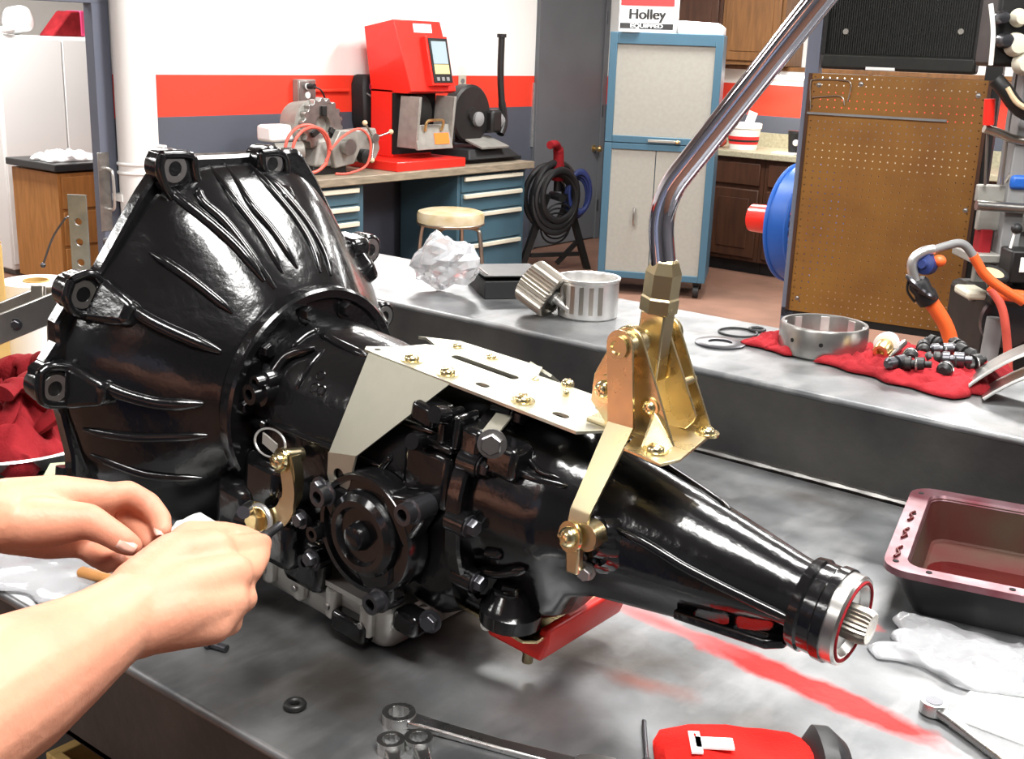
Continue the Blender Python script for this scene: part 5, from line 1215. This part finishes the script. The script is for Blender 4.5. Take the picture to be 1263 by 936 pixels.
MB().strip([Vector(rx(s1_)) + Vector((0, -.006, 0)), Vector(rx(s2_)) + Vector((0, -.006, 0))], (0, 0, 1), .008, .004).build('clear_rail', 'mid_grey', rig)
MB().tube(smooth_path([Vector(rx(onp(*p_))) + Vector((0, -.004, 0)) for p_ in ((1000, 135), (1000, 104), (1006, 98), (1040, 99), (1050, 104), (1046, 125))], 4), .0022, 6).build('wire_hook', 'chrome_worn', rig)
MB().tube(smooth_path([Vector(rx(onp(*p_))) + Vector((0, -.004, 0)) for p_ in ((1002, 120), (1018, 119), (1038, 119), (1042, 130))], 4), .002, 6).build('wire_hook', 'chrome_worn', rig)
# frame posts to the floor
MB().box(X0 - .03, X0 + .02, .006, .056, 0, 2.15).build('post', 'jamb_grey', rig, bevel=.003)
MB().box(X1 - .02, X1 + .035, .006, .056, 0, 2.15).build('post', 'black_worn', rig, bevel=.003)
MB().box(X0 - .03, X1 + .03, .006, .05, Z0 - .03, Z0 + .01).build('cross_rail', 'black_worn', rig, bevel=.003)
for x_ in (X0, X1): MB().box(x_ - .03, x_ + .03, -.20, .12, 0, .05).build('foot_rail', 'black_worn', rig, bevel=.004)
# radiator
ra, rb2 = Vector(rx(onp(1018, 60))), Vector(rx(onp(1203, 60))); zb_ = rx(onp(1100, 88))[2]; RZ1 = zb_ + .46
rd = MB().box(ra.x, rb2.x, .01, .05, zb_ + .05, RZ1).build('radiator_core', 'radiator_black', rig)
fins = MB()
nf = 64
for i in range(nf):
    x_ = ra.x + (rb2.x - ra.x) * (i + .5) / nf; fins.box(x_ - .0015, x_ + .0015, .002, .011, zb_ + .055, RZ1 - .005)
fins.build('core_fins', 'radiator_black', rd, smooth=False, kind='stuff')
MB().box(ra.x - .01, rb2.x + .01, -.012, .06, zb_, zb_ + .055).build('lower_tank', 'radiator_black', rig, bevel=.01)
MB().box(ra.x - .01, rb2.x + .01, -.012, .06, RZ1, RZ1 + .06).build('upper_tank', 'radiator_black', rig, bevel=.01)
for x_ in (ra.x - .012, rb2.x - .004): MB().box(x_, x_ + .016, -.01, .06, zb_ + .05, RZ1).build('side_channel', 'black_worn', rig, bevel=.002)
for px in (1043, 1185):
    c_ = Vector(rx(onp(px, 39))); MB().lathe((c_.x, .003, c_.z), (0, -1, 0), [(0, .011), (.004, .009)], 16).build('core_stud', 'machine_grey', rd)
MB().box((ra.x + rb2.x) / 2 - .10, (ra.x + rb2.x) / 2 + .0, -.016, -.011, zb_ + .002, zb_ + .012).build('name_strip', 'paper', rig)
# blue fan behind the board
FC = atd(993, 276, 5.05) 
fn = thing('blue_fan', 'round blue caged floor fan with a red motor behind the pegboard', 'fan', (FC.x, FC.y, 0))
axf = (r0 * .74 - f0 * .67 + u0 * .02).normalized(); hc = Vector((0, 0, FC.z)); u_, v_, d_ = frame_from(axf); RF = .238
for s_, r_ in ((.045, RF), (-.045, RF)): MB().torus(hc + axf * s_, axf, r_, .010, 56, 8).build('cage_hoop', 'fan_blue', fn)
MB().lathe(hc, axf, [(-.045, RF + .002), (.045, RF + .002)], 56, cap=False).build('shroud_band', 'fan_blue', fn)
for s_ in (1, -1):
    g = MB()
    for k in range(36):
        a_ = 2 * pi * k / 36; ps = []
        for t in (0.12, .45, .75, 1):
            aa = a_ + .9 * t * s_; ps.append(hc + axf * s_ * (.045 + .05 * (1 - t * t)) + (u_ * cos(aa) + v_ * sin(aa)) * RF * t)
        g.tube(smooth_path(ps, 3), .0022, 5)
        ps = []
        for t in (0.12, .45, .75, 1):
            aa = a_ - .9 * t * s_; ps.append(hc + axf * s_ * (.045 + .05 * (1 - t * t)) + (u_ * cos(aa) + v_ * sin(aa)) * RF * t)
        g.tube(smooth_path(ps, 3), .0022, 5)
    g.build('grille_wires', 'fan_blue', fn, kind='stuff')
for k in range(4):
    a_ = k * pi / 2; e_ = u_ * cos(a_) + v_ * sin(a_); t_ = -u_ * sin(a_) + v_ * cos(a_)
    MB().loft([[hc + e_ * r_ + t_ * w_ + axf * z_ for r_, w_, z_ in ((.03, -.02, .012), (.03, .02, -.012), (.20, .07, -.02), (.20, -.06, .02))], [hc + e_ * r_ + t_ * w_ + axf * (z_ + .003) for r_, w_, z_ in ((.03, -.02, .012), (.03, .02, -.012), (.20, .07, -.02), (.20, -.06, .02))]]).build('blade', 'rubber_blue', fn)
MB().lathe(hc - axf * .05, -axf, [(-.05, .045), (0, .062), (.06, .062), (.20, .058), (.205, .04)], 32).build('motor', 'red_paint', fn)
MB().cyl((0, 0, .03), hc - u0 * RF, .02).build('pole', 'fan_blue', fn); MB().lathe((0, 0, 0), (0, 0, 1), [(0, .2), (.012, .2), (.03, .05), (.05, .024)], 40).build('base', 'fan_blue', fn)

# ================================================================== ENGINE ON A STAND at the right
EC = CAM + f0 * 3.15 + r0 * 1.62; EC.z = 0
en_ = thing('engine_on_stand', 'dark engine on a steel stand with pipes and hoses beside the pegboard', 'engine', EC, YAW)
def el(px, py, off=0.0):   # pixel -> local point in the plane off metres in front of the stand's centre plane
    p = atplane(px, py, EC - f0 * off, f0) - EC; return Vector((p.dot(r0), p.dot(f0), p.z))
def quad(name, px0, py0, px1, py1, off, th, material, bev=.004):
    a = el(px0, py1, off); b = el(px1, py0, off)
    return MB().box(a.x, b.x, a.y, a.y + th, a.z, b.z).build(name, material, en_, bevel=bev)
L0 = el(1215, 300).x
MB().box(L0 + .02, L0 + .07, -.05, .0, 0, 1.95).build('stand_post', 'mid_grey', en_, bevel=.003); MB().box(L0 + .75, L0 + .80, -.05, .0, 0, 1.95).build('stand_post', 'mid_grey', en_, bevel=.003)
for y_ in (-.35, .25): MB().box(L0 - .02, L0 + .85, y_, y_ + .06, 0, .06).build('stand_foot', 'mid_grey', en_, bevel=.004)
for x_ in (L0 + .02, L0 + .75): MB().box(x_, x_ + .05, -.35, .31, .05, .09).build('stand_side', 'mid_grey', en_, bevel=.003)
MB().box(L0 + .02, L0 + .8, .01, .03, .55, 1.9).build('back_panel', 'mid_grey', en_)
quad('top_housing', 1222, -60, 1330, 82, .08, .12, 'black_worn', .01)
for k, (px, py, r) in enumerate(((1256, 22, .020), (1252, 55, .026), (1262, 78, .026), (1238, 50, .018), (1234, 22, .016))):
    c_ = el(px, py, .09); MB().lathe(c_, (0, -1, 0), [(0, r * 1.15), (.02, r), (.03, r * .8), (.032, r * .2)], 20).build('fitting', ('handle_cream', 'handle_cream', 'handle_cream', 'bolt_dark', 'bolt_dark')[k], en_)
MB().tube(smooth_path([el(1222, 5, .09), el(1225, 40, .10), el(1222, 80, .09)], 5), .006, 8).build('edge_bead', 'plastic_white', en_)
MB().tube(smooth_path([el(1228, 98, .09), el(1240, 112, .10), el(1258, 135, .10), el(1290, 150, .10)], 5), .019, 12).build('heater_hose', 'black_worn', en_)
MB().tube(smooth_path([el(1242, 108, .115), el(1256, 128, .12), el(1285, 142, .12)], 5), .007, 8).build('hose_stripe', 'tan_plastic', en_)
MB().cyl(el(1221, 122, .06), el(1219, 154, .06), .014).build('red_can', 'red_poly', en_)
MB().tube(smooth_path([el(1214, 158, .05), el(1235, 165, .05), el(1252, 172, .05), el(1290, 178, .05)], 5), .012, 10).build('arm_pipe', 'chrome_worn', en_)
for a_, b_ in (((1218, 162), (1215, 228)), ((1242, 172), (1236, 228)), ((1262, 185), (1240, 225))): MB().cyl(el(*a_, .04), el(*b_, .04), .004, n=8).build('rod', 'chrome_worn', en_)
quad('blue_tank', 1246, 219, 1330, 234, .06, .1, 'fan_blue', .01)
quad('cross_plate', 1204, 232, 1330, 249, .03, .02, 'machine_grey'); MB().cyl(el(1204, 253, .07), el(1330, 262, .07), .013, n=20).build('cross_tube', 'steel', en_)
quad('lower_plate', 1204, 262, 1330, 284, .02, .02, 'machine_grey')
quad('parts_bin', 1206, 284, 1226, 318, .03, .05, 'red_rag'); quad('parts_bin', 1228, 282, 1240, 318, .03, .05, 'black_worn'); quad('parts_bin', 1241, 286, 1256, 316, .03, .05, 'machine_grey')
quad('bin_shelf', 1196, 318, 1330, 324, .06, .14, 'machine_grey'); quad('skirt_panel', 1196, 324, 1330, 372, .02, .02, 'machine_grey')
quad('control_box', 1243, 312, 1330, 350, .16, .08, 'black_worn', .006); quad('control_letter', 1257, 318, 1266, 336, .164, .004, 'plastic_white', .001)
MB().cyl(el(1252, 285, .16), el(1246, 306, .16), .0035, n=8).build('lever_rod', 'plastic_white', en_); MB().sphere(el(1254, 282, .16), .014).build('lever_knob', 'rubber', en_)
MB().torus(el(1224, 338, .2), (.1, -.35, 1), .034, .008, 28, 8).build('filler_ring', 'rubber', en_); MB().lathe(el(1224, 338, .2), (.1, -.35, 1), [(-.004, .03), (.004, .03)], 24).build('filler_cap', 'tan_plastic', en_)
MB().cyl(el(1225, 345, .2), el(1228, 372, .05), .018).build('filler_neck', 'black_worn', en_)
quad('engine_block', 1205, 372, 1340, 470, .12, .3, 'black_worn', .02)
MB().lathe(el(1240, 395, .13), (0, -1, 0), [(0, .07), (.02, .07), (.025, .05), (.025, .02)], 28).build('pulley', 'bolt_dark', en_)
quad('valve_cover', 1192, 360, 1222, 370, .16, .1, 'handle_cream', .008); quad('valve_cover', 1222, 368, 1340, 378, .20, .2, 'black_worn', .008)
MB().tube(smooth_path([el(1300, 372, .24), el(1262, 366, .26), el(1235, 362, .26), el(1222, 352, .25)], 5), .016, 10).build('orange_pipe', 'hose_orange', en_)
MB().tube(smooth_path([el(1222, 356, .26), el(1236, 380, .27), el(1242, 420, .27), el(1244, 470, .26)], 5), .011, 10).build('red_pipe', 'hose_red', en_)
MB().cyl(el(1212, 480, .2), el(1228, 392, .2), .022).build('exhaust_stub', 'mid_grey', en_)
# orange hose with clamp connector standing up from behind the ledge
hs = []
hb = thing('orange_hose', 'orange rubber hose with silver elbow and black clamp rising behind the ledge', 'hose', EC - f0 * .45 - r0 * .32)
HO = hb.location.copy()
def hl(px, py): return atplane(px, py, EC - f0 * .45, f0) - HO
MB().tube(smooth_path([hl(1185, 620), hl(1182, 520), hl(1176, 445), hl(1168, 405), hl(1148, 372), hl(1142, 362)], 6), .0175, 14).build('hose_body', 'hose_orange', hb)
MB().lathe(hl(1146, 372), hl(1130, 345) - hl(1146, 372), [(0, .024), (.02, .026), (.03, .022), (.05, .025), (.06, .02)], 18).build('clamp', 'rubber', hb)
for k in range(3): MB().torus(hl(1140 - k * 5, 362 - k * 6), (.3 + .2 * k, .3, 1), .026, .006, 20, 6).build('clamp_band', 'bolt_dark', hb)
MB().tube(smooth_path([hl(1129, 346), hl(1125, 330), hl(1128, 318), hl(1140, 310), hl(1152, 308)], 5), .012, 12).build('elbow', 'steel_bright', hb)
MB().lathe(hl(1143, 326), (-.2, -1, .1), [(-.01, .024), (.01, .024), (.015, .012), (.022, .01)], 18).build('solenoid', 'rubber_blue', hb)
MB().sphere(hl(1160, 321) + Vector((0, -.01, 0)), .014, (1.2, 1, 1)).build('orange_cap', 'hose_orange', hb)
MB().tube(smooth_path([hl(1152, 308), hl(1168, 303), hl(1182, 300), hl(1192, 304), hl(1202, 318)], 5), .010, 12).build('grey_pipe', 'mid_grey', hb)
MB().tube(smooth_path([hl(1200, 315), hl(1206, 325), hl(1214, 338), hl(1230, 352), hl(1262, 372)], 5), .0115, 12).build('red_sleeve', 'hose_orange', hb)
MB().tube(smooth_path([hl(1122, 340), hl(1119, 358), hl(1128, 372)], 4), .003, 6).build('cable_tie', 'rubber', hb)
zf = hl(1185, 620); MB().lathe((zf.x, zf.y, -HO.z), (0, 0, 1), [(0, .10), (.012, .10), (.02, .03), (zf.z + HO.z, .02)], 24).build('floor_stand', 'black_worn', hb)
# dark oil drum / parts trolley behind the ledge under the pegboard
tp_ = CAM + f0 * 3.55 + r0 * .98; tp_.z = 0
tl2 = thing('parts_trolley', 'black low parts trolley under the pegboard loaded with cans', 'trolley', tp_, YAW)
MB().box(-.30, .42, -.2, .2, .55, .62).build('tray', 'black_worn', tl2, bevel=.005)
for x_ in (-.28, .38):
    for y_ in (-.17, .17): MB().cyl((x_, y_, 0), (x_, y_, .56), .018).build('leg', 'black_worn', tl2)
for k, (x_, r_, h_, mt, lab) in enumerate(((-.22, .05, .16, 'plastic_white', 'white can standing on the black trolley'), (-.08, .045, .14, 'steel', 'bare steel can standing on the black trolley'), (.06, .045, .12, 'rubber', 'black can standing on the trolley beside the steel can'))):
    c_ = thing('can', lab, 'can', tp_ + r0 * x_ + f0 * -.05 + u0 * .62)
    MB().lathe((0, 0, 0), (0, 0, 1), [(0, r_), (h_ - .01, r_), (h_, r_ * .9), (h_, .01)], 28).build('can_body', mt, c_); MB().cyl((0, 0, h_), (0, 0, h_ + .015), r_ * .35).build('cap', 'bolt_dark', c_)
# ================================================================== PERSON at the bench: arms and hands in view
pe = thing('person', 'person in a dark t-shirt reaching both hands toward the transmission lever', 'person', (-.75, -.10, 0))
PO = pe.location.copy()
def capsule(m, a, ra, b, rb_, n=18):
    a = Vector(a); b = Vector(b); d = b - a; L_ = max(d.length, 1e-5)
    prof = [(-ra * cos(t), ra * sin(t)) for t in (.02, .4, .8, 1.2)] + [(0, ra)] + [(L_, rb_)] + [(L_ + rb_ * sin(t), rb_ * cos(t)) for t in (.4, .8, 1.2, 1.55)]
    m.lathe(a, d if d.length > 1e-6 else (0, 0, 1), prof, n)
def organic(name, caps, voxel, material, parent, smooth=6, factor=.5):
    m = MB()
    for a, ra, b, rb_ in caps: capsule(m, Vector(a) - PO, ra, Vector(b) - PO, rb_)
    t = m.build(name + '_src', material)
    r = t.modifiers.new('r', 'REMESH'); r.mode = 'VOXEL'; r.voxel_size = voxel; r.use_smooth_shade = True
    s = t.modifiers.new('s', 'SMOOTH'); s.iterations = smooth; s.factor = factor
    me = bpy.data.meshes.new_from_object(t.evaluated_get(bpy.context.evaluated_depsgraph_get())); src = t.data
    bpy.data.objects.remove(t); bpy.data.meshes.remove(src)
    me.name = name; me.polygons.foreach_set('use_smooth', [True] * len(me.polygons))
    me.materials.clear(); me.materials.append(MATS[material])
    o = bpy.data.objects.new(name, me); COL.objects.link(o); o.parent = parent; return o
def chain(pts):   # pts: list of (point, radius)
    return [(pts[i][0], pts[i][1], pts[i + 1][0], pts[i + 1][1]) for i in range(len(pts) - 1)]
A = atd
caps = []
# --- right arm and hand
RW = A(163, 752, .965); RS = Vector((-.55, -.03, 1.42)); RE = Vector((-.615, .205, 1.235))
caps += chain([(RS, .058), (RS.lerp(RE, .5), .052), (RE, .044), (A(-60, 893, .835), .050), (A(10, 848, .872), .049), (A(75, 810, .912), .041), (A(125, 778, .94), .034), (RW, .031)])
RWu = A(170, 728, .968); RWd = A(165, 772, .955)
kI, kM, kR, kP = A(262, 680, 1.012), A(285, 708, 1.0), A(280, 742, .99), A(262, 770, .982)
caps += chain([(RWu, .024), (A(215, 690, .99), .0225), (kI, .019)]) + chain([(RW, .030), (A(225, 730, .975), .027), (kM, .0185)]) + chain([(RWd, .026), (A(222, 752, .968), .026), (kR, .018)]) + chain([(RWd, .024), (A(215, 768, .968), .022), (kP, .0165)])
caps += chain([(kI, .0175), (kR, .0175), (kP, .016)])
caps += chain([(kI, .0145), (A(297, 676, 1.04), .0125), (A(316, 671, 1.062), .0105), (A(324, 670, 1.075), .009)])          # index, extended in the pinch
caps += chain([(kM, .0145), (A(307, 702, 1.022), .0125), (A(318, 688, 1.05), .0105), (A(322, 680, 1.068), .009)])         # middle, behind it
caps += chain([(kR, .0140), (A(300, 738, 1.010), .0122), (A(296, 722, 1.035), .0105), (A(284, 712, 1.045), .0092)])       # ring, curled
caps += chain([(kP, .0130), (A(282, 768, 1.0), .0115), (A(282, 750, 1.025), .0098), (A(270, 740, 1.04), .0085)])          # little, curled
caps += chain([(A(205, 700, 1.0), .021), (A(236, 664, 1.035), .0155), (A(272, 660, 1.058), .0125), (A(300, 663, 1.075), .0112), (A(313, 667, 1.082), .0098)])   # thumb
# --- left arm and hand
LW = A(6, 636, 1.05); LS = Vector((-.95, -.03, 1.42)); LE = Vector((-.90, .20, 1.305))
caps += chain([(LS, .058), (LS.lerp(LE, .5), .052), (LE, .044), (A(-170, 640, .99), .045), (A(-100, 640, 1.015), .040), (A(-45, 638, 1.035), .033), (LW, .0275)])
jI, jM, jR, jP = A(128, 613, 1.075), A(122, 630, 1.098), A(112, 652, 1.105), A(100, 668, 1.105)
caps += chain([(A(6, 622, 1.05), .022), (A(70, 612, 1.065), .0185), (jI, .0145)]) + chain([(LW, .026), (A(65, 632, 1.075), .021), (jM, .0155)]) + chain([(A(6, 648, 1.05), .022), (A(65, 652, 1.08), .021), (jR, .015)]) + chain([(A(10, 652, 1.052), .021), (A(60, 664, 1.08), .018), (jP, .014)])
caps += chain([(jI, .013), (jR, .014), (jP, .013)])
caps += chain([(jI, .0125), (A(158, 608, 1.088), .0115), (A(183, 622, 1.09), .0112), (A(198, 640, 1.08), .0098), (A(200, 654, 1.068), .0085)])   # index, bent
caps += chain([(jM, .0125), (A(155, 636, 1.11), .0112), (A(176, 652, 1.10), .0105), (A(184, 668, 1.085), .0088)])
caps += chain([(jR, .0122), (A(135, 672, 1.10), .011), (A(150, 686, 1.085), .0098), (A(158, 690, 1.07), .0085)])
caps += chain([(jP, .0118), (A(118, 684, 1.09), .0108), (A(134, 694, 1.07), .0095), (A(146, 692, 1.055), .0082)])
caps += chain([(A(30, 645, 1.04), .022), (A(72, 644, 1.035), .0195), (A(108, 642, 1.03), .0148), (A(134, 656, 1.028), .0122), (A(153, 668, 1.028), .0112), (A(162, 673, 1.03), .0095)])  # thumb
# --- trunk core, neck, head
caps += chain([((-.75, -.08, 1.02), .10), ((-.75, -.05, 1.28), .11), ((-.75, -.02, 1.42), .06), ((-.75, .02, 1.53), .052)]) + [(RS, .05, (-.75, -.03, 1.40), .07), (LS, .05, (-.75, -.03, 1.40), .07)]
HC = Vector((-.75, .075, 1.655))
caps += [(HC + Vector((0, -.02, .02)), .088, HC + Vector((0, .015, .01)), .080), (HC + Vector((0, .03, -.06)), .058, HC + Vector((0, .05, -.085)), .035), (HC + Vector((0, .095, .0)), .010, HC + Vector((0, .112, -.03)), .014)]
for s_ in (-1, 1): caps += [(HC + Vector((s_ * .086, -.01, .015)), .014, HC + Vector((s_ * .084, -.008, -.02)), .011)]
body = organic('body', caps, .0032, 'skin', pe, 5)
# nails
def nail(p, d, n_, w_, l_):
    d = Vector(d).normalized(); n_ = Vector(n_); n_ = (n_ - d * n_.dot(d)).normalized(); s_ = d.cross(n_); m = MB(); rows = []
    for i in range(5):
        t = i / 4 - .5; ww = w_ * (1 - .5 * max(0, t) ** 1.5 * 2 - .15 * max(0, -t))
        rows.append([p - PO + d * t * l_ + s_ * ww * u + n_ * (-.35 * ww * u * u * 2) for u in (-1, -.5, 0, .5, 1)])
    m.loft(rows, cap=False, closed=False); o = m.build('nail', 'nail', body); md = o.modifiers.new('t', 'SOLIDIFY'); md.thickness = .0008; md.offset = 1
nail(A(158, 671, 1.0185), A(162, 673, 1.03) - A(134, 656, 1.028), CAM - A(158, 671, 1.02) + UP * .5, .0062, .015)
nail(A(198, 655, 1.0615), A(200, 656, 1.068) - A(198, 640, 1.08), CAM - A(199, 652, 1.07) + RT * .5, .0045, .010)
nail(A(319, 664, 1.067), A(324, 670, 1.075) - A(306, 671, 1.06), UP + (CAM - A(318, 668, 1.06)) * .4, .004, .009)
# clothes
sh_caps = chain([((-.75, -.09, .98), .135), ((-.75, -.06, 1.15), .135), ((-.75, -.04, 1.32), .135), ((-.75, -.03, 1.42), .085)]) + [((-.83, -.08, 1.0), .11, (-.84, -.04, 1.33), .115), ((-.67, -.08, 1.0), .11, (-.66, -.04, 1.33), .115)]
for S_, E_ in ((RS, RE), (LS, LE)): sh_caps += [(S_, .072, S_.lerp(E_, .62), .064), (S_, .068, (-.75, -.03, 1.42), .08)]
organic('t_shirt', sh_caps, .008, 'shirt', pe, 4)
jn = []
for s_ in (-1, 1): jn += chain([((-.75 + s_ * .085, -.09, .95), .105), ((-.75 + s_ * .10, -.07, .52), .075), ((-.75 + s_ * .10, -.10, .10), .055)])
jn += [((-.82, -.09, .93), .115, (-.68, -.09, .93), .115)]
organic('jeans', jn, .009, 'jeans', pe, 3)
for s_ in (-1, 1):
    MB().loft([[(s_ * .10 + cos(a_) * w_, y_ + 0, max(.0, z_ + sin(a_) * h_)) for a_ in [2 * pi * k / 16 for k in range(16)]] for y_, w_, z_, h_ in ((-.085, .035, .04, .04), (-.05, .045, .05, .05), (.03, .046, .05, .05), (.10, .048, .035, .035), (.17, .042, .028, .028), (.20, .02, .02, .018))]).build('shoe', 'shoe', pe)
hm = []
hm += [(HC + Vector((0, -.03, .035)), .093, HC + Vector((0, .0, .042)), .086), (HC + Vector((0, -.06, -.02)), .06, HC + Vector((0, -.05, .02)), .07)]
organic('hair', hm, .006, 'hair', pe, 2)
for s_ in (-1, 1):
    e_ = MB().sphere(HC - PO + Vector((s_ * .032, .083, .008)), .012).build('eye', 'plastic_white', pe); MB().sphere(HC - PO + Vector((s_ * .032, .0925, .008)), .005).build('iris', 'label_black', e_)
MB().tube(smooth_path([HC - PO + Vector(v) for v in ((-.022, .082, -.062), (0, .088, -.060), (.022, .082, -.062))], 4), .004, 8).build('mouth', 'red_rag', pe)
# the little black fitting held between the finger tips
o = MB().lathe((0, 0, 0), A(338, 655, 1.10) - A(316, 672, 1.078), [(-.012, .005), (.0, .0055), (.012, .0055), (.014, .004), (.034, .004), (.036, .002)], 14).build('small_fitting', 'bolt_dark'); o.location = A(320, 667, 1.083)
tag(o, 'small black threaded fitting held in the right finger tips', 'fitting')
